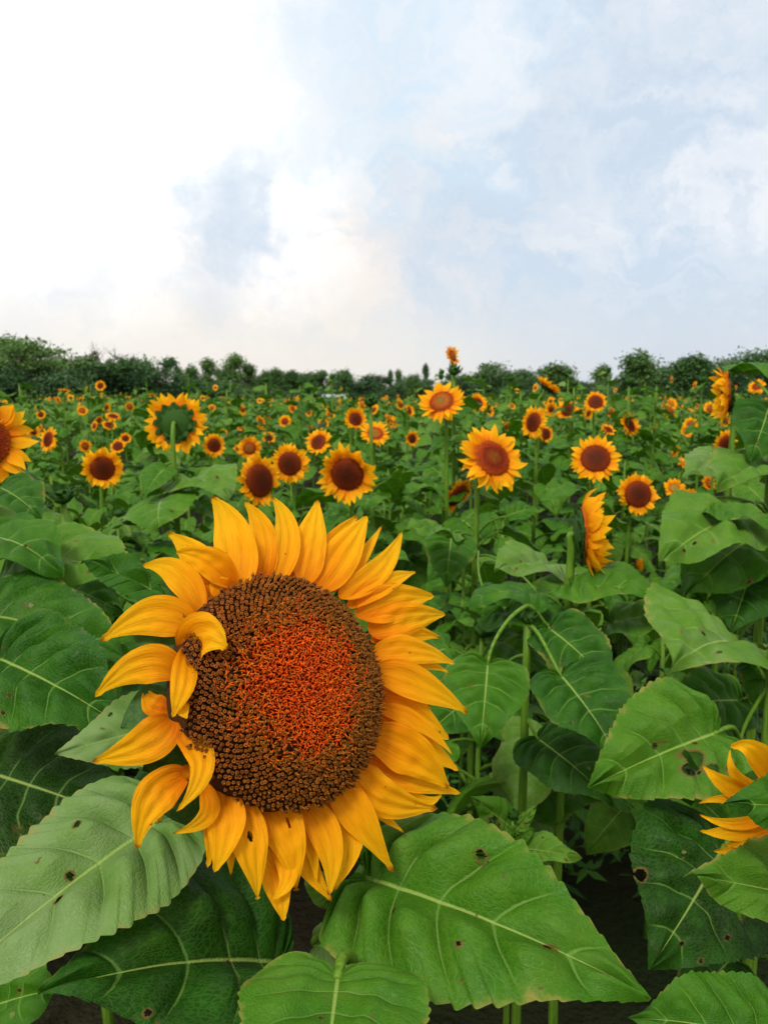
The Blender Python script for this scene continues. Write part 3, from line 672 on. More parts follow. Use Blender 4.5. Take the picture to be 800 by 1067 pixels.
# ------------------------------------------------------------------ plants with parts
GLD = 2.399963
def put_head(root, pos, nv, kind, rad, separate, i, roll):
    hs = HEADS[kind]; H = hs[i % len(hs)]; X, Y, Z = frame_z(nv, roll)
    hd = obj('flower_head', H.m_disc, root, M4(pos, X, Y, Z, rad))
    if separate:
        for pm in H.m_petals: obj('petal', pm, hd)
    else: obj('petal_ring', H.m_ring, hd)
    obj('bract_ring', H.m_calyx, hd); return hd
def stem_path(h, base, nv, rad, bendr=.10):
    """h head position, base ground point"""
    b = min(bendr, .45 * h[2]); p1 = np.array([base[0], base[1], max(h[2] - b * 1.4 - max(0, -nv[2]) * .0, .1)]); end = h - nv * rad * .17
    sw = nz([rng.uniform(-1, 1), rng.uniform(-1, 1), 0]) * .02
    low = bez([base, np.array(base) * .5 + p1 * .5 + sw, p1], 9)
    topc = bez([p1, p1 + [0, 0, b * .9], end - nv * b * .8, end], 9)
    return np.concatenate([low[:-1], topc])
def add_leaves(root, base, zlo, zhi, num, size, own=-1, lean=None, a0=None, test=True, up=0.0):
    a0 = rng.uniform(0, 6.28) if a0 is None else a0; k_ = 0
    for k in range(num):
        f = (k + .5) / num; z = zlo + (zhi - zlo) * f; a = a0 + k * GLD + rng.uniform(-.3, .3); s = size * (1.1 - .45 * f) * rng.uniform(.85, 1.15)
        pos = np.array(base, float); pos[2] = z
        if lean is not None: pos = pos + lean(z)
        ctr = pos + np.array([math.cos(a), math.sin(a), 0]) * s * .95 
        if test and (blocked(ctr, s * .5, own) or proj(ctr)[2] < .75): continue
        el = up + rng.uniform(-.35, .5) * (1 - f * .5) + .2 * f; c_, s_ = math.cos(a), math.sin(a); ce, se = math.cos(el), math.sin(el)
        obj('leaf', LEAFP[rng.randrange(18)], root, M4(pos - np.array(root.location), (c_ * ce, s_ * ce, se), (-s_, c_, 0), (-c_ * se, -s_ * se, ce), s)); k_ += 1
    return k_
PLANTXY = []
for i, (px, py, dm, fc, kind, real, lab) in enumerate(HD):
    d = real * FPX / dm; h = P(px, py, d); nv = imv(fc[0] + rng.uniform(-.38, .42), fc[1] + rng.uniform(-.25, .35), fc[2]) if abs(fc[0]) < .5 and fc[2] > .5 and dm > 11 else imv(*fc); rad = real / 2
    off = nz([nv[0], nv[1], 0]) * min(math.hypot(nv[0], nv[1]), 1) * (.022 if abs(nv[0]) > .7 else .08)
    base = np.array([h[0] - off[0], h[1] - off[1], 0])
    if lab.startswith('small sunflower atop'): base[0] += .02
    PLANTXY.append(base[:2])
    root = thing('sunflower', base, lab, 'sunflower', 'sunflowers in bloom across the field')
    sp = stem_path(h, base, nv, rad, .024 if abs(nv[0]) > .7 else .09)
    vis = min(d, 5)
    obj('stem', tube(sp - base, np.linspace(.010, .0055, len(sp)), 8), root)
    put_head(root, h - base, nv, kind, rad, dm >= 44, i, rng.uniform(0, 6.28))
    if d < 8: add_leaves(root, base, max(.4, h[2] - .60), h[2] - .14, 10 if d < 4 else 8, rng.uniform(.17, .22), own=i)
    else: add_leaves(root, base, max(.5, h[2] - .5), h[2] - .12, 4, .2, own=i)

# the green bud and the tall bud spikes with parts
def bud_plant(px, py, d, r, label, group=None, nl=7, size=.16, spike=False):
    h = P(px, py, d); base = np.array([h[0] + rng.uniform(-.03, .03), h[1] + .02, 0]); PLANTXY.append(base[:2])
    root = thing('sunflower', base, label, 'sunflower', group)
    sp = np.concatenate([bez([base, (base + h) / 2 + [rng.uniform(-.02, .02), 0, 0], h - [0, 0, r * .45]], 10)])
    obj('stem', tube(sp - base, np.linspace(.012, .006, 10), 8), root)
    X, Y, Z = frame_z((rng.uniform(-.2, .2), -.35, 1)); obj('flower_bud', BUD, root, M4(h - base, X, Y, Z, r))
    add_leaves(root, base, h[2] - .6, h[2] - (.05 if spike else .14), nl, size, own=999, up=.35 if spike else 0, test=not spike)
    return root
bud_plant(386, 419, 2.6, .028, 'slender plant topped with a spiky green bud, above the wide maroon disc')
bud_plant(473, 387, 3.1, .03, 'leafy plant with round green bud under the highest flower', nl=12, size=.17, spike=True)
bud_plant(655, 398, 4.2, .03, 'tall pale green budding plant below the tall irregular tree', nl=14, size=.12, spike=True)
bud_plant(66, 518, 1.45, .024, 'young plant with bright star shaped bud at left between the leaves', nl=7, size=.10)
bud_plant(20, 396, 5.0, .03, 'upright leafy spike against the dark trees near the left edge', nl=14, size=.13, spike=True)

for px_, py_, d_, lb_ in [(206, 401, 5.6, 'leafy green spike just right of the flower seen from behind'), (236, 403, 6.2, 'leafy green spike between the rear view flower and the thin profile one'),
      (277, 396, 5.4, 'tall leafy spike against the trees above the maroon disc flower'), (312, 399, 5.8, 'leafy spike left of the white shed reaching the tree crowns'),
      (542, 403, 5.2, 'leafy spike between the tall reddish flower and the upward one'), (598, 400, 5.0, 'leafy spike under the gap in the treeline'),
      (684, 398, 4.8, 'leafy spike above the ring shaped flower with greenish middle'), (731, 396, 4.4, 'leafy spike left of the drooping profile flower')]:
    bud_plant(px_, py_, d_, .028, lb_, nl=16, size=.125, spike=True)

# ------------------------------------------------------------------ the big flower in front
def plant_root(name, px, d, label, group=None, dy=0):
    x, y, _ = P(px, 600, d); return thing(name, (x, y + dy, 0), label, 'sunflower', group)
HC = P(292, 719, .560)
view = nz(CAMP - HC); hr = nz(np.cross([0, 0, 1.0], view)); hu = np.cross(view, hr)
HN = nz(view * .84 + hr * .50 + hu * .16)
RD, HH = .0815, .030
hbase = np.array([HC[0] - HN[0] * .12 - .015, HC[1] - HN[1] * .10, 0])
hero = thing('sunflower', hbase, 'biggest sunflower, close up, with ragged orange petals and red centred brown disc', 'sunflower', 'sunflowers in bloom across the field')
PLANTXY.append(hbase[:2])
HX, HY, _ = frame_z(HN)
HM = M4(HC - hbase, HX, HY, HN)
HINV = np.linalg.inv(M4(HC, HX, HY, HN))
sp = np.concatenate([bez([hbase, hbase + [.0, .0, HC[2] * .5], hbase + [0, .0, HC[2] - .12]], 8)[:-1], bez([hbase + [0, 0, HC[2] - .12], hbase + [0, 0, HC[2] - .01], HC - HN * .07, HC - HN * .012], 10)])
obj('stem', tube(sp - hbase, np.linspace(.014, .010, len(sp)), 12), hero)
BRN = [(0, (.30, .03, .004)), (.45, (.20, .03, .004)), (.6, (.08, .028, .006)), (1, (.05, .02, .006))]
hhead = obj('flower_head', disc_geo(RD, HH, BRN, 14, 48), hero, HM)
# florets
rg = random.Random(21)
def dome_frame(r, ph):
    z = dome_z(r, RD, HH); dz = (dome_z(r + 1e-4, RD, HH) - dome_z(max(r - 1e-4, 0), RD, HH)) / 2e-4 if r < RD * .985 else -3.0
    nr = nz([-dz * math.cos(ph), -dz * math.sin(ph), 1.0]); nr = nz(nr * .6 + np.array([0, 0, 1]) * .4 + np.array([math.cos(ph), math.sin(ph), 0]) * .1)
    return np.array([r * math.cos(ph), r * math.sin(ph), z]), nr
outer, inner = [], []
N = 2500; a6 = np.arange(7) * 2 * np.pi / 7
for i in range(N):
    f = math.sqrt((i + .5) / N); r = RD * f * .995; ph = i * GLD
    wob_ = .035 * math.sin(3 * ph) + .03 * math.sin(5 * ph + 1)
    c, nr = dome_frame(r, ph)
    if f > .46 + wob_ and (f > .66 + wob_ or rg.random() < (f - wob_ - .44) / .22):
        X, Y, Z = frame_z(nz(nr + np.array([rg.uniform(-.12, .12), rg.uniform(-.12, .12), 0])), rg.random())
        s = .00120 * rg.uniform(.85, 1.15); hgt = .0062 * rg.uniform(.8, 1.15)
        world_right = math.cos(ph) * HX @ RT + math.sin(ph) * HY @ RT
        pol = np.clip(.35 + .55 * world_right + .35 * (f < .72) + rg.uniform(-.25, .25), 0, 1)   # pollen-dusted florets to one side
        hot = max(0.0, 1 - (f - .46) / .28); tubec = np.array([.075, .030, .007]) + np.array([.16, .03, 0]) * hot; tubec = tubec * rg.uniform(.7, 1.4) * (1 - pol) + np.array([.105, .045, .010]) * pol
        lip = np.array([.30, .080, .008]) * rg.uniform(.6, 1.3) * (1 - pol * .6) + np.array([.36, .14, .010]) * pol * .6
        rows, K = [], []
        for (q, zz_, cc, star) in ((.85, -.001, tubec * .4, 0), (.8, hgt * .45, tubec * .8, 0), (1.05, hgt * .85, tubec * 1.3, 0), (1.12, hgt, lip, .30), (.50, hgt * .97, lip * .75, 0), (.2, hgt * .82, tubec * .6, 0)):
            qq = s * q * (1 + star * np.where(np.arange(7) % 2, .6, -.4)); rows.append(c + Z * zz_ + (np.cos(a6) * qq)[:, None] * X + (np.sin(a6) * qq)[:, None] * Y); K.append(np.tile(cc, (7, 1)))
        outer.append(grid(np.stack(rows), K=np.stack(K), mat='disc', close=True))
        if rg.random() < .30 + .5 * pol + .4 * (f < .72):      # anther sticking out
            tip = c + Z * hgt * rg.uniform(1.15, 1.5) + X * rg.uniform(-.001, .001)
            g = tube([c + Z * hgt * .7, tip], [.0006, .0004], 4, 'disc'); g.K[:] = np.array([.26, .085, .008]) * rg.uniform(.5, 1.5); outer.append(g)
NI = 2700
for i in range(NI):
    f = math.sqrt((i + .5) / NI) * .78; ph = i * GLD + 1
    if f > .46 and rg.random() < ((f - .46) / .32) ** .7: continue
    c, nr = dome_frame(RD * f, ph); X, Y, Z = frame_z(nr, rg.uniform(0, 6.28))
    t = f / .78; h = .0060 * rg.uniform(.7, 1.25)
    c0 = np.array([.50, .022, .002]) * (1 - t * .3); c1 = np.array([.93, .135, .006]) * rg.uniform(.6, 1.15)
    if rg.random() < .10 + .6 * t * t: c1 = np.array([.80, .23, .010]) * rg.uniform(.7, 1.0)
    for sgn in (1, -1):
        dx = sgn * rg.uniform(.0012, .0026); bend_ = rg.uniform(-.0012, .0012); hk = rg.uniform(-.0016, .0006)
        pts = bez([c, c + Z * h, c + Z * h * 1.15 + X * dx * 1.1 + Y * bend_, c + Z * (h + hk) + X * dx * 1.7 + Y * bend_ * 2], 6)
        g = tube(pts, np.array([.0005, .00052, .0005, .00046, .0004, .00025]), 4, 'disc'); tt_ = np.clip(np.repeat(np.linspace(-.15, 1.15, 8), 4), 0, 1)[:, None]
        g.K = c0 * (1 - tt_) + c1 * tt_; inner.append(g)
for k in range(3):
    pass
obj('outer_florets', merge(outer), hhead).name = 'floret_ring'
obj('inner_florets', merge(inner), hhead).name = 'floret_center'
cal = calyx_geo(RD, random.Random(9), 30, .36, 6, (-.75, -.45, -.6, -.1)); obj('bract_ring', cal, hhead)
# petals: base, mid, tip in photo pixels; width px; depth offsets (mm) of base, mid, tip from the disc plane (+ away from the camera); roll start/end; tone
PET = [
 ((245,612),(245,560),(221,517),36,(6,8,14),(0,10),.80), ((266,610),(276,560),(255,523),26,(10,14,20),(0,20),.35), ((284,608),(301,556),(283,518),24,(8,8,14),(-10,20),.75),
 ((315,607),(324,564),(331,521),30,(8,8,14),(0,0),.62), ((322,612),(343,572),(372,537),24,(12,18,22),(0,0),.15), ((332,613),(360,574),(382,538),32,(7,6,10),(0,-10),.6),
 ((353,622),(396,594),(418,555),22,(6,4,6),(0,10),.66), ((362,632),(402,607),(432,597),19,(8,2,4),(0,0),.6), ((371,642),(410,625),(450,621),32,(8,4,10),(0,-10),.42),
 ((384,658),(424,644),(463,640),30,(8,2,8),(0,0),.48), ((389,683),(430,676),(473,692),26,(6,-2,8),(0,0),.66), ((390,702),(438,713),(486,743),32,(4,-6,4),(0,0),.62),
 ((393,728),(430,744),(467,770),30,(10,6,10),(0,0),.42), ((390,745),(437,773),(476,803),27,(12,10,14),(0,0),.36), ((383,768),(430,785),(466,820),38,(4,-8,2),(0,0),.55),
 ((374,784),(421,808),(479,827),27,(10,8,10),(0,0),.30), ((366,794),(394,832),(455,842),37,(4,-6,2),(0,0),.52), ((388,800),(432,836),(460,828),15,(14,12,10),(0,30),.6),
 ((346,812),(372,848),(409,908),31,(4,-10,0),(0,0),.50), ((336,824),(370,868),(346,930),22,(8,0,2),(0,-30),.55), ((313,834),(344,876),(342,933),28,(4,-8,0),(0,-20),.52),
 ((296,846),(316,894),(345,939),24,(10,6,4),(0,0),.22), ((284,836),(300,870),(309,928),35,(4,-8,2),(0,0),.50), ((276,870),(289,922),(295,959),26,(12,4,4),(0,10),.36),
 ((281,862),(303,908),(283,937),20,(8,-2,0),(0,-30),.66), ((247,832),(261,880),(268,936),33,(4,-8,2),(0,0),.58), ((231,824),(236,862),(224,908),33,(2,-8,0),(0,10),.48),
 ((216,814),(224,852),(216,904),24,(4,-2,4),(0,0),.36), ((240,826),(247,846),(250,880),18,(12,14,18),(0,0),.2), ((211,818),(218,850),(180,868),18,(2,-8,0),(0,35),.62), ((191,808),(157,832),(143,884),35,(0,0,10),(0,0),.50),
 ((184,762),(214,796),(184,845),24,(-4,-24,-20),(0,20),.60), ((178,750),(152,776),(97,793),37,(-4,-2,20),(0,0),.46), ((180,738),(158,734),(152,716),20,(6,12,18),(0,0),.05),
 ((194,676),(191,712),(180,747),24,(-10,-32,-24),(25,-25),.60), ((186,728),(189,738),(195,749),15,(-12,-24,-28),(0,0),.66), ((186,702),(147,690),(99,726),34,(-2,0,18),(0,10),.54), ((200,655),(160,640),(105,668),36,(4,6,24),(0,-5),.62),
 ((196,671),(216,661),(237,676),42,(-8,-36,-46),(0,-5),.62), ((207,638),(186,596),(149,590),27,(4,6,18),(0,10),.66), ((218,630),(209,586),(175,555),32,(8,8,16),(0,10),.68),
 ((242,608),(216,582),(184,575),27,(0,-8,4),(0,20),.60), ((238,618),(228,610),(220,600),20,(2,0,4),(0,0),.20), ((256,612),(258,590),(252,566),26,(14,18,22),(0,0),.1), ((300,608),(308,580),(312,548),24,(14,18,22),(0,0),.1),
 ((392,690),(434,688),(468,702),17,(14,10,10),(0,20),.5), ((386,668),(430,660),(458,664),16,(14,10,14),(0,-20),.4), ((340,616),(372,586),(398,548),16,(14,14,16),(0,20),.4), ((356,806),(386,838),(420,868),17,(14,8,8),(0,25),.4),
 ((304,838),(322,872),(330,918),16,(10,2,2),(0,-35),.6), ((268,836),(276,884),(292,944),15,(12,8,6),(0,25),.5), ((224,826),(238,872),(240,912),16,(10,4,4),(0,20),.4), ((200,800),(176,822),(166,858),15,(8,6,8),(0,-30),.5), ((230,614),(206,600),(192,566),16,(8,6,12),(0,25),.6), ((394,738),(436,752),(470,786),16,(2,-4,0),(0,30),.6),
 ((378,776),(405,790),(436,800),28,(16,16,16),(0,0),.05), ((396,716),(420,726),(448,740),26,(16,16,16),(0,0),.08), ((322,828),(332,856),(344,890),24,(14,12,10),(0,0),.1), ((262,836),(276,866),(284,900),26,(14,12,10),(0,0),.12)]
def plane_pt(px, py, off, th=0.0):
    dr = P(px, py, 1) - CAMP; c0 = HC - HN * .004
    t = ((c0 - CAMP) @ HN) / (dr @ HN); t = min(max(t, .44), .70)
    return CAMP + dr * (t + off)
for k, (b, m_, t_, wpx, of, roll, tone) in enumerate(PET):
    b3, m3, t3 = [plane_pt(*q, o / 1000.0) for q, o in zip((b, m_, t_), of)]
    ctrl = 2 * m3 - (b3 + t3) / 2; path = bez([b3, ctrl * .75 + m3 * .25, t3], 14)
    dm_ = (m3 - CAMP) @ FW; w = wpx / FPX * dm_ * 1.06
    vw = nz(CAMP - m3); out = nz(m3 - HC)
    n0 = nz(HN * .7 + vw * .6); n1 = nz(vw * .8 + HN * .3 + out * .15)
    nr = np.linspace(0, 1, 14)[:, None] * n1 + (1 - np.linspace(0, 1, 14)[:, None]) * n0
    roll = (roll[0] + rg.uniform(-10, 10), roll[1] + rg.uniform(-22, 22))
    hole = (.42, -.10, .055, .13) if k == 25 else ((.36, -.25, .07, .09) if k == 22 else None)
    g = petal_path(path, nr, w, 26 if not hole else 80, 8 if not hole else 22, cup=rg.uniform(.08, .24), groove=.034, tone=tone, roll=roll, seed=k * 3 + 1, hole=hole, blunt=rg.uniform(0, .6))
    obj('petal', xf(g, HINV), hhead)

# ------------------------------------------------------------------ traced leaves of the near plants
def near_leaf(root, b, t, hw, nrm, stem=None, res=2, tone=.45, label=None, **kw):
    """b, t = (px, py, depth) of blade base and tip; nrm facing; stem = point the petiole starts from"""
    hw *= .9; b3, t3 = P(*b), P(*t); A = t3 - b3; L = np.linalg.norm(A); A /= L; N_ = imv(*nrm); S = nz(np.cross(N_, A)); N_ = np.cross(A, S)
    ns, nv, te = {2: (230, 50, 26), 1: (72, 16, 20), 0: (40, 9, 16)}[res]
    org = np.array(root.location)
    kw.setdefault('wave', .05); kw.setdefault('quilt', .055)
    kw.setdefault('seed', rng.randrange(9999)); kw.setdefault('nholes', 3 if res else 1)
    g = blade(ns, nv, hw, teeth=te, tone=tone, **kw)
    o = obj('leaf', xf(g, M4(b3 - org, A, S, N_, L)), root)
    if label: o['label'] = label
    if stem is not None:
        s3 = np.array(stem, float); dist = np.linalg.norm(b3 - s3)
        mid1 = s3 + (b3 - s3) * .35 + np.array([0, 0, dist * .18]); mid2 = b3 - A * dist * .28 + np.array([0, 0, dist * .03])
        rr = .0038 if res == 2 else .0027
        obj('petiole', tube(bez([s3, mid1, mid2, b3 + A * L * .02], 14) - org, np.linspace(rr * 1.25, rr * .8, 14), 8), o)
    return o
def stem_near(root, top, r0=.012, r1=.008, off=(0, 0)):
    org = np.array(root.location); X, Y, Z = frame_z((.1, -.35, 1)); obj('flower_bud', BUD, root, M4(np.array(top) - org, X, Y, Z, r1 * 2.6)); obj('stem', tube(bez([(0, 0, 0), (off[0], off[1], (top[2]) * .5), np.array(top) - org], 14), np.linspace(r0, r1, 14), 10), root)
hs = lambda z: np.array([hbase[0], hbase[1], z])
near_leaf(hero, (166, 856, .605), (-75, 1050, .49), .40, (-.28, .62, .75), hs(1.06), tone=.90, bend=.35, fold=.10, quilt=.05, seed=11, wave=.03)
near_leaf(hero, (292, 1004, .62), (40, 1036, .49), .40, (.05, .78, .62), hs(.98), tone=.20, bend=.7, fold=.30, quilt=.05, seed=12, wave=.03)
near_leaf(hero, (186, 752, .66), (58, 786, .63), .34, (-.1, .35, .9), hs(1.14), tone=.92, bend=.3, fold=.05, quilt=.03, seed=13, res=1, nholes=2)
near_leaf(hero, (176, 905, .66), (214, 990, .60), .55, (.2, .7, .7), hs(1.0), tone=.55, bend=.6, seed=14, res=1)
near_leaf(hero, (150, 850, .72), (108, 866, .70), .55, (-.1, .5, .8), hs(1.05), tone=.62, bend=.3, seed=15, res=1)
# shoot right of the big flower's stem
sb = P(372, 985, .60); shoot = thing('sunflower', (sb[0] + .01, sb[1] + .02, 0), 'leafy shoot with the huge toothed leaf at lower middle, under the biggest flower', 'sunflower')
stem_near(shoot, P(368, 962, .60), .011, .0075); st_ = P(371, 972, .60); PLANTXY.append(sb[:2])
near_leaf(shoot, (384, 916, .600), (678, 1040, .500), .36, (.18, .72, .66), st_, tone=.42, bend=.45, fold=.16, quilt=.055, seed=21, wave=.025, nholes=5, lobe=.6)
near_leaf(shoot, (388, 902, .640), (524, 888, .62), .155, (-.30, .5, .8), st_, tone=.52, bend=1.1, fold=.45, quilt=.05, seed=22, wave=.03)
near_leaf(shoot, (352, 1018, .465), (332, 1190, .37), .56, (.0, .62, .78), P(366, 1000, .52), tone=.36, bend=.35, fold=.10, quilt=.03, seed=23, wave=.03, lobe=1.6)
near_leaf(shoot, (345, 936, .60), (318, 905, .63), .3, (0, .4, .9), st_, tone=.6, bend=.4, seed=24, res=1)
near_leaf(shoot, (330, 985, .64), (385, 990, .62), .45, (0, .6, .8), st_, tone=.75, bend=.3, seed=25, res=1)
near_leaf(shoot, (420, 872, .66), (400, 815, .70), .45, (.1, .5, .85), st_, tone=.35, bend=.5, seed=26, res=1)
# leafy plant outside the left edge
lp_ = P(-95, 800, .85); lft = thing('sunflower', (lp_[0], lp_[1], 0), 'leafy plant at the left edge whose dark leaves show pale veins', 'sunflower'); PLANTXY.append(lp_[:2])
ls = lambda z: np.array([lp_[0], lp_[1], z]); stem_near(lft, ls(1.25))
near_leaf(lft, (-2, 686, .78), (132, 760, .72), .44, (.05, .70, .7), ls(1.12), tone=.26, bend=.5, fold=.16, seed=31, res=2, nholes=2)
near_leaf(lft, (-8, 806, .82), (150, 862, .76), .42, (.1, .55, .8), ls(1.0), tone=.08, bend=.5, seed=32, res=1)
near_leaf(lft, (-20, 640, .95), (135, 690, .92), .38, (.05, .8, .6), ls(1.15), tone=.22, bend=.6, seed=33, res=1)
near_leaf(lft, (-10, 1050, .62), (70, 1030, .58), .40, (0, .7, .7), ls(.9), tone=.5, bend=.4, seed=34, res=1)
near_leaf(lft, (-30, 760, .9), (70, 830, .9), .42, (.1, .6, .8), ls(1.05), tone=.15, bend=.5, seed=35, res=1)
near_leaf(lft, (-30, 870, .9), (90, 920, .85), .42, (.1, .6, .8), ls(.95), tone=.12, bend=.5, seed=36, res=1)
# plant behind the big flower, left
bp_ = P(215, 700, 1.02); bhd = thing('sunflower', (bp_[0], bp_[1], 0), 'leafy plant behind the left petals of the biggest flower, one leaf with a tan scar', 'sunflower'); PLANTXY.append(bp_[:2])
bs_ = lambda z: np.array([bp_[0], bp_[1], z]); stem_near(bhd, bs_(1.16))
near_leaf(bhd, (214, 648, .86), (86, 583, .80), .34, (.25, .72, .62), bs_(1.14), tone=.42, bend=.35, fold=.22, seed=41, res=2, nholes=2)
near_leaf(bhd, (245, 668, .95), (300, 720, .9), .4, (.1, .6, .8), bs_(1.1), tone=.3, bend=.4, seed=42, res=1)
near_leaf(bhd, (180, 705, .98), (120, 760, .92), .4, (-.1, .6, .8), bs_(1.02), tone=.2, bend=.5, seed=43, res=1)
near_leaf(bhd, (196, 790, 1.0), (150, 880, .92), .45, (-.1, .6, .8), bs_(.98), tone=.2, bend=.5, seed=44, res=1)
# farther plant at left with two wide leaves
fp_ = P(-40, 620, 1.15); flt = thing('sunflower', (fp_[0], fp_[1], 0), 'leafy plant at the left edge with two wide overlapping pale leaves', 'sunflower'); PLANTXY.append(fp_[:2])
fs_ = lambda z: np.array([fp_[0], fp_[1], z]); stem_near(flt, fs_(1.22))
near_leaf(flt, (-12, 560, 1.05), (66, 602, .98), .42, (.1, .85, .5), fs_(1.2), tone=.50, bend=.9, fold=.12, seed=51, res=1)
near_leaf(flt, (30, 582, 1.10), (146, 606, 1.04), .42, (.05, .85, .5), fs_(1.12), tone=.66, bend=.5, seed=52, res=1)
near_leaf(flt, (0, 508, 1.2), (44, 542, 1.15), .45, (.3, .7, .65), fs_(1.24), tone=.25, bend=.6, seed=53, res=1)
near_leaf(flt, (50, 622, 1.25), (6, 674, 1.1), .22, (-.2, .6, .75), fs_(1.1), tone=.95, bend=.5, seed=54, res=1)
near_leaf(flt, (60, 610, 1.2), (130, 640, 1.15), .4, (.05, .8, .6), fs_(1.1), tone=.4, bend=.5, seed=55, res=1)
# plants right of the big flower
rp_ = P(548, 700, 1.20); rpl = thing('sunflower', (rp_[0], rp_[1], 0), 'leafy plant with two heart shaped leaves hanging right of the biggest flower', 'sunflower'); PLANTXY.append(rp_[:2])
rs_ = lambda z: np.array([rp_[0], rp_[1], z]); stem_near(rpl, rs_(1.06), .009, .006)
near_leaf(rpl, (508, 692, 1.08), (500, 780, 1.0), .50, (-.05, .45, .9), rs_(1.08), tone=.44, bend=.5, fold=.12, seed=61, res=1)
near_leaf(rpl, (584, 704, 1.08), (645, 792, .98), .50, (.1, .50, .85), rs_(1.05), tone=.24, bend=.5, fold=.20, seed=62, res=1)
near_leaf(rpl, (572, 655, 1.2), (640, 720, 1.12), .46, (.1, .6, .8), rs_(1.08), tone=.12, bend=.5, seed=63, res=1)
near_leaf(rpl, (560, 770, 1.2), (640, 840, 1.1), .44, (.1, .6, .8), rs_(.9), tone=.2, bend=.5, seed=64, res=1)
near_leaf(rpl, (500, 720, 1.3), (440, 770, 1.25), .44, (-.1, .6, .8), rs_(1.0), tone=.35, bend=.5, seed=66, res=1)
ep_ = P(800, 760, 1.10); epl = thing('sunflower', (ep_[0], ep_[1], 0), 'leafy plant with a large insect eaten leaf, right of the hanging heart shaped leaves', 'sunflower'); PLANTXY.append(ep_[:2])
es_ = lambda z: np.array([ep_[0], ep_[1], z]); stem_near(epl, es_(1.15))
near_leaf(epl, (745, 764, .98), (611, 822, .90), .42, (-.05, .62, .78), P(772, 782, 1.08), tone=.40, bend=.5, fold=.14, seed=71, res=2, holes=((.36, .10, .085), (.46, .16, .05), (.30, .20, .045), (.16, .24, .03), (.5, -.05, .02)))
near_leaf(epl, (768, 672, 1.22), (699, 696, 1.05), .62, (-.1, .80, .58), P(803, 722, 1.16), tone=.66, bend=.7, fold=.12, seed=72, res=1, holes=((.25, .2, .05),))
near_leaf(epl, (770, 790, 1.1), (800, 860, 1.0), .5, (.1, .5, .8), es_(1.0), tone=.2, bend=.5, seed=73, res=1)
near_leaf(epl, (770, 730, 1.3), (690, 740, 1.25), .44, (-.1, .7, .7), es_(1.05), tone=.2, bend=.5, seed=74, res=1)
near_leaf(epl, (800, 700, 1.2), (830, 780, 1.1), .5, (.1, .6, .8), es_(1.05), tone=.3, bend=.5, seed=75, res=1)
# flower cut by the right edge
qh = P(842, 846, .66); qn = imv(-.55, .15, .7); qb = np.array([qh[0] + .07, qh[1] + .06, 0])
qpl = thing('sunflower', qb, 'sunflower cut by the right edge of the picture with ragged split petals', 'sunflower', 'sunflowers in bloom across the field'); PLANTXY.append(qb[:2])
sp = stem_path(qh, qb, qn, .09); obj('stem', tube(sp - qb, np.linspace(.013, .008, len(sp)), 10), qpl)
X, Y, Z = frame_z(qn, .4); qd = obj('flower_head', merge([disc_geo(.045, .013, RED, 9, 28), knobs(.045, .013, 500, RED, .0022, random.Random(2))]), qpl, M4(qh - qb, X, Y, Z))
obj('bract_ring', calyx_geo(.045, random.Random(8), 24, .4, 4, (-.7, -.4, -.5, -.1)), qd); QI = np.linalg.inv(M4(qh, X, Y, Z))
for k, (b, m_, t_, wpx, roll) in enumerate([((812,822),(790,785),(762,777),24,(0,20)), ((796,822),(768,808),(761,782),11,(0,30)), ((790,834),(757,818),(733,799),16,(0,0)), ((782,836),(752,832),(727,837),7,(0,20)),
      ((800,850),(764,858),(728,848),10,(0,10)), ((800,862),(764,868),(730,866),14,(0,-10)), ((806,872),(775,884),(744,886),14,(0,20)), ((806,878),(790,894),(762,910),16,(0,0)), ((812,880),(802,900),(786,912),22,(0,10)), ((806,866),(780,878),(752,880),9,(0,-20)),
      ((850,800),(852,770),(840,740),26,(0,0)), ((870,805),(885,780),(890,750),26,(0,0)), ((880,840),(910,845),(935,850),26,(0,0)), ((870,880),(890,905),(905,930),26,(0,0)), ((840,890),(842,915),(838,945),26,(0,0))]):
    b3, m3, t3 = P(*b, .655), P(*m_, .615), P(*t_, .62); path = bez([b3, 2 * m3 - (b3 + t3) / 2, t3], 12); vw = nz(CAMP - m3); nr = np.tile(nz(vw * .8 + qn * .4), (12, 1))
    obj('petal', xf(petal_path(path, nr, wpx / FPX * .64 * 1.1, 20, 6, tone=rg.uniform(.5, .8), roll=roll, seed=900 + k, cup=.3), QI), qd)
qs = lambda z: np.array([qb[0], qb[1], z])
near_leaf(qpl, (860, 846, .56), (752, 838, .52), .28, (.05, .60, .8), qs(1.08), tone=.42, bend=.4, seed=81, res=2, nholes=1)
near_leaf(qpl, (868, 948, .60), (715, 912, .54), .30, (.1, .62, .75), qs(.98), tone=.50, bend=.4, seed=82, res=2, nholes=1)
near_leaf(qpl, (752, 884, .92), (676, 1010, .80), .52, (.0, .55, .83), qs(.95), tone=.22, bend=.4, fold=.10, seed=83, res=2, holes=((.12, .30, .035), (.2, .38, .03), (.35, .22, .04), (.62, -.30, .04)))
near_leaf(qpl, (812, 1090, .50), (655, 1062, .52), .40, (-.05, .80, .55), qs(.85), tone=.46, bend=.8, fold=.1, seed=84, res=2, nholes=2)
near_leaf(qpl, (760, 1000, .9), (700, 1060, .85), .45, (0, .6, .8), qs(.8), tone=.15, bend=.5, seed=85, res=1)
near_leaf(qpl, (790, 940, .95), (830, 1020, .9), .45, (0, .6, .8), qs(.85), tone=.2, bend=.5, seed=86, res=1)
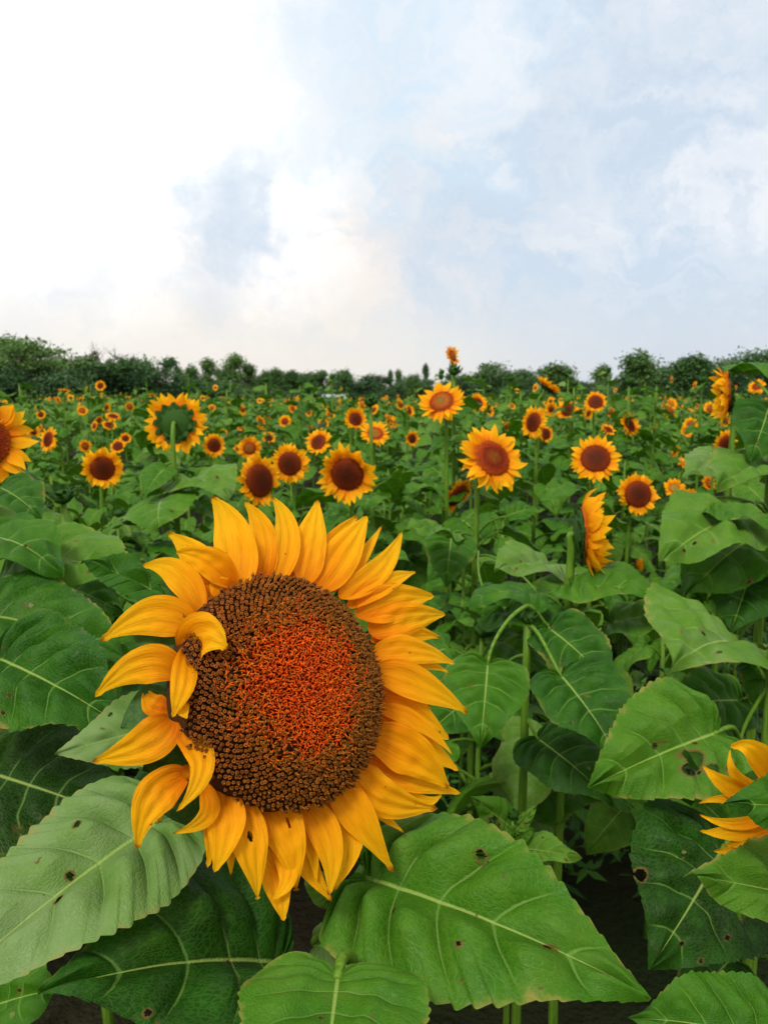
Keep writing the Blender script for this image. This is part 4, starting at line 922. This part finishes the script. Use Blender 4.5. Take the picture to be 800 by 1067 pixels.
# bright young sprig
yp = P(530, 905, .95); ypl = thing('seedling', (yp[0], yp[1], 0), 'bright green young sprig between the huge toothed leaf and the eaten leaf', 'seedling'); PLANTXY.append(yp[:2])
stem_near(ypl, P(534, 850, .95), .006, .003); ys = P(532, 866, .95)
near_leaf(ypl, (532, 862, .95), (489, 830, .93), .36, (-.1, .6, .8), ys, tone=.66, bend=.3, seed=91, res=1, holes=((.4, .12, .12),))
near_leaf(ypl, (536, 866, .95), (560, 838, .95), .22, (.1, .5, .85), ys, tone=.66, bend=.3, seed=92, res=1)
near_leaf(ypl, (540, 884, .95), (606, 895, .90), .30, (.05, .8, .6), P(532, 890, .95), tone=.66, bend=.3, seed=93, res=1)
near_leaf(ypl, (528, 888, .95), (512, 868, .94), .34, (0, .6, .8), P(531, 895, .95), tone=.64, bend=.3, seed=94, res=1)
near_leaf(ypl, (540, 876, .95), (556, 862, .94), .34, (0, .6, .8), P(531, 890, .95), tone=.62, bend=.3, seed=95, res=1)
# traced leaves on the placed flower plants (their Empties by label)
def plant_of(start): return next(o for o in C.objects if o.get('label', '').startswith(start))
p1 = plant_of('tall sunflower in full'); l1 = np.array(p1.location)
near_leaf(p1, (552, 642, 1.62), (480, 638, 1.50), .40, (-.05, .80, .6), l1 + [0, 0, .96], tone=.42, bend=.7, fold=.15, seed=101, res=1)
near_leaf(p1, (528, 640, 1.52), (592, 662, 1.36), .46, (.05, .72, .7), l1 + [0, 0, .96], tone=.46, bend=.6, seed=102, res=1)
near_leaf(p1, (466, 560, 1.9), (420, 556, 1.75), .30, (-.1, .8, .6), l1 + [0, 0, 1.0], tone=.72, bend=.7, seed=103, res=1)
near_leaf(p1, (470, 560, 2.0), (464, 612, 1.90), .42, (0, .4, .9), l1 + [0, 0, 1.0], tone=.26, bend=.5, seed=104, res=1)
near_leaf(p1, (528, 538, 2.0), (562, 530, 2.05), .34, (.1, .8, .6), l1 + [0, 0, 1.02], tone=.5, bend=.6, seed=105, res=1)
p6 = plant_of('sunflower seen edge on'); l6 = np.array(p6.location)
near_leaf(p6, (596, 612, 1.42), (700, 627, 1.30), .40, (.05, .85, .5), l6 + [0, 0, 1.02], tone=.48, bend=.6, fold=.1, seed=111, res=1)
near_leaf(p6, (572, 590, 1.62), (515, 596, 1.50), .48, (0, .85, .5), l6 + [0, 0, 1.04], tone=.78, bend=.5, seed=112, res=1)
near_leaf(p6, (640, 650, 1.45), (735, 640, 1.35), .42, (.05, .85, .5), l6 + [0, 0, .92], tone=.7, bend=.5, seed=113, res=1)
p31 = plant_of('sunflower seen from behind'); l31 = np.array(p31.location)
near_leaf(p31, (170, 519, 2.2), (166, 553, 2.02), .60, (-.1, .6, .8), l31 + [0, 0, 1.03], tone=.62, bend=.7, fold=-.1, seed=121, res=1)
near_leaf(p31, (200, 500, 2.3), (240, 520, 2.1), .45, (.1, .8, .6), l31 + [0, 0, 1.08], tone=.6, bend=.6, seed=122, res=1)
# plant at right edge with big drooping leaves
gp_ = P(800, 520, 1.62); gpl = thing('sunflower', (gp_[0], gp_[1], 0), 'leafy plant at the right edge with big drooping leaves under the drooping profile flower', 'sunflower'); PLANTXY.append(gp_[:2])
gs_ = lambda z: np.array([gp_[0], gp_[1], z]); stem_near(gpl, gs_(1.34))
near_leaf(gpl, (768, 541, 1.45), (686, 590, 1.30), .38, (-.1, .78, .62), gs_(1.16), tone=.76, bend=.7, fold=.1, seed=131, res=1)
near_leaf(gpl, (790, 556, 1.55), (712, 624, 1.40), .44, (-.15, .68, .7), gs_(1.12), tone=.56, bend=.6, seed=132, res=1)
near_leaf(gpl, (742, 534, 1.4), (830, 556, 1.3), .30, (.05, .90, .4), gs_(1.15), tone=.5, bend=.5, seed=133, res=1)
near_leaf(gpl, (800, 426, 1.62), (780, 482, 1.54), .46, (-.1, .45, .88), gs_(1.33), tone=.24, bend=.5, seed=134, res=1)
near_leaf(gpl, (800, 490, 1.6), (746, 509, 1.45), .40, (-.1, .85, .5), gs_(1.2), tone=.6, bend=.5, seed=135, res=1)
near_leaf(gpl, (770, 388, 1.75), (815, 398, 1.6), .34, (.1, .8, .6), gs_(1.38), tone=.62, bend=.8, seed=136, res=1)
near_leaf(gpl, (780, 600, 1.5), (760, 660, 1.4), .5, (-.1, .6, .8), gs_(1.05), tone=.3, bend=.5, seed=137, res=1)
near_leaf(gpl, (755, 478, 1.9), (716, 500, 1.75), .34, (-.1, .85, .5), gs_(1.25), tone=.8, bend=.4, seed=138, res=1)

# ------------------------------------------------------------------ the rest of the field: leafy plants, single objects to 13 m
KEEP = np.array(PLANTXY)
FILL_NEAR = []
y = 1.5
cells = []
while y < 12.2:
    st = .42 if y < 3.4 else .54
    xw = y * .56 + .5; x = -xw + rng.uniform(0, st)
    while x < xw:
        cells.append((x + rng.uniform(-.13, .13), y + rng.uniform(-.13, .13))); x += st
    y += st * .95
# single-mesh plants for the far ones
def simple_plant(seed, flower, res, spike=False):
    rg_ = random.Random(seed); hgt = 1.0; gs = [tube([(0, 0, .35), (rg_.uniform(-.02, .02), 0, .7), (0, 0, .97)], [.011, .009, .006], 5 if res else 3)]
    nl = 12 if res else 8
    for k in range(nl):
        f = (k + .5) / nl; a = k * GLD + rg_.uniform(-.4, .4); s = .22 * ((1.0 - .72 * f) if spike else (1.1 - .5 * f)) * rg_.uniform(.8, 1.2); el = .25 * f + rg_.uniform(-.2, .3) + (.5 if spike else 0)
        z = .5 + f * (.47 if spike else .42); c_, s_ = math.cos(a), math.sin(a); ce, se = math.cos(el), math.sin(el)
        g = LEAFL[rg_.randrange(8)]; g2 = xf(g, M4((0, 0, z), (c_ * ce, s_ * ce, se), (-s_, c_, 0), (-c_ * se, -s_ * se, ce), s)); gs.append(g2)
    if flower:
        cols = [MAROON, RED, ORANGE, MAROON][seed % 4]; H = make_head(cols, rg_.uniform(.42, .56), seed, 18 if res else 13, (.2, -.05), 1 if res else 0, .34)
        nv = nz([rg_.uniform(-.9, 1.1), -.8, rg_.uniform(-.5, .8)]); X, Y, Z = frame_z(nv)
        gs += [xf(q, M4((0, -.03, 1.0), X, Y, Z, rg_.uniform(.055, .09))) for q in (H.disc, H.ring) + ((H.calyx,) if res else ())]
    else: gs.append(xf(BUDG, M4((0, 0, 1.0), s=.03)))
    return merge(gs)
SF = [mesh('sunflower', simple_plant(300 + i, True, 1)) for i in range(10)]
SB = [mesh('sunflower', simple_plant(320 + i, False, 1, i % 2 == 0)) for i in range(6)]
cnt = 0; clump = wob(random.Random(77), 6, 2.2)
for (x, y_) in cells:
    if len(KEEP) and np.min(np.hypot(KEEP[:, 0] - x, KEEP[:, 1] - y_)) < (.16 if y_ < 4 else .24): continue
    px, py, d = proj((x, y_, 1.0))
    if y_ < 6.0:
        hgt = rng.uniform(.82, 1.06) if y_ < 2.6 else rng.uniform(.95, 1.22)
        while hgt > .6 and blocked((x, y_, hgt), .10): hgt -= .06
        if y_ < 2.0: hgt = min(hgt, .92)
        elif y_ > 2.6 and rng.random() < .3:
            h2 = rng.uniform(1.25, 1.45)
            if not blocked((x, y_, h2), .12) and not blocked((x, y_, h2 - .15), .12): hgt = h2
        root = thing('sunflower', (x, y_, 0), 'leafy sunflower plant in green bud filling the gaps between the flowering ones', 'sunflower', 'leafy plants between the near flowers')
        obj('stem', tube([(0, 0, 0), (rng.uniform(-.02, .02), 0, hgt * .5), (0, 0, hgt)], [.009, .007, .005], 7), root)
        X, Y, Z = frame_z((rng.uniform(-.3, .3), -.5, 1)); obj('flower_bud', BUD, root, M4((0, 0, hgt), X, Y, Z, .024))
        if not add_leaves(root, (x, y_, 0), max(.3, hgt - .55), hgt - .02, 17, rng.uniform(.13, .22)):
            pass
    else:
        fl = rng.random() < (.5 if clump(x * .8, y_ * .5) > .05 else .10)
        hgt = rng.uniform(1.02, 1.30) if fl else rng.uniform(1.0, 1.36)
        tall_ = not fl and rng.random() < .22
        if tall_: hgt = rng.uniform(1.4, 1.66)
        while hgt > .7 and blocked((x, y_, hgt - .05), .20, slack=1.0): hgt -= .06
        me = SB[2 * rng.randrange(3)] if tall_ else (SF if fl else SB)[rng.randrange(10 if fl else 6)]
        o = obj('sunflower', me); o.location = (x, y_, 0); o.rotation_euler = (0, 0, rng.uniform(-.6, .6) if fl else rng.uniform(0, 6.28)); o.scale = (1, 1, hgt)
        if fl: tag(o, 'small sunflower in bloom among the rows between the near blooms and the far field', 'sunflower', 'small blooms of the middle rows')
        else: tag(o, 'small sunflower plant still in bud among the rows before the far field', 'sunflower', 'budding plants of the middle rows')
    cnt += 1
print('fill plants', cnt, 'placed', len(HD))

# beyond: one mass of small plants
FP = [simple_plant(400 + i, i < 4, 0, i == 6) for i in range(8)]
gs = []
y = 12.3
while y < 66:
    st = .62 + (y - 13) * .022; xw = y * .56 + 1; x = -xw
    while x < xw:
        q = rng.random() * (.65 if clump(x * .35, y * .2) > .1 else 2.2); g = FP[rng.randrange(4)] if q < .2 else FP[4 + rng.randrange(4)]
        a = rng.uniform(-.6, .6) if q < .2 else rng.uniform(0, 6.28); hgt = rng.uniform(1.0, 1.35) * (rng.uniform(1.15, 1.45) if rng.random() < .13 else 1); c_, s_ = math.cos(a), math.sin(a); w = 1 + (y - 13) * .008
        m = M4((x + rng.uniform(-.2, .2), y + rng.uniform(-.2, .2), 0), (c_ * w, s_ * w, 0), (-s_ * w, c_ * w, 0), (0, 0, hgt)); gs.append(xf(g, m)); x += st
    y += st
print('far plants', len(gs))
tag(obj('far_sunflower_field', merge(gs)), 'far field of sunflowers reaching to the treeline', 'sunflower field', kind='stuff')

# low weeds on the ground
pts = []
for k in range(1500):
    y = 2.0 + 6 * rng.random() ** 1.2; x = rng.uniform(-1, 1) * (y * .56 + .4); pts.append((x, y, rng.uniform(.12, .45)))
for k in range(200): 
    q = P(rng.gauss(28, 22), 650, 2.6 + rng.uniform(-.4, .4)); pts.append((q[0], q[1], rng.uniform(.5, .72)))
gs = []
for (x, y, h) in pts:
    m = 14; Q = np.array([x, y, 0]) + np.stack([nrg.normal(0, .06, m), nrg.normal(0, .06, m), nrg.uniform(.15, 1, m) * h], 1)
    a = nrg.normal(size=(m, 3)); a[:, 2] *= .5; a /= np.linalg.norm(a, axis=1, keepdims=True); b = np.cross(a, nrg.normal(size=(m, 3)) * .4 + [0, 0, 1]); b /= np.linalg.norm(b, axis=1, keepdims=True); s = nrg.uniform(.02, .045, m)[:, None]
    g = Geo(); g.V = np.stack([Q - a * s, Q - b * s * .3, Q + a * s, Q + b * s * .3], 1).reshape(-1, 3); g.F = np.arange(4 * m).reshape(m, 4); g.A = np.stack([np.zeros(4 * m)] * 2 + [np.repeat(nrg.uniform(.1, .9, m), 4)], 1); g.K = np.zeros((4 * m, 3)); g.M = np.zeros(m, int); g.mats = ['weed']; gs.append(g)
tag(obj('weeds', merge(gs)), 'fine green weeds growing on the soil between the sunflowers', 'weeds', kind='stuff')
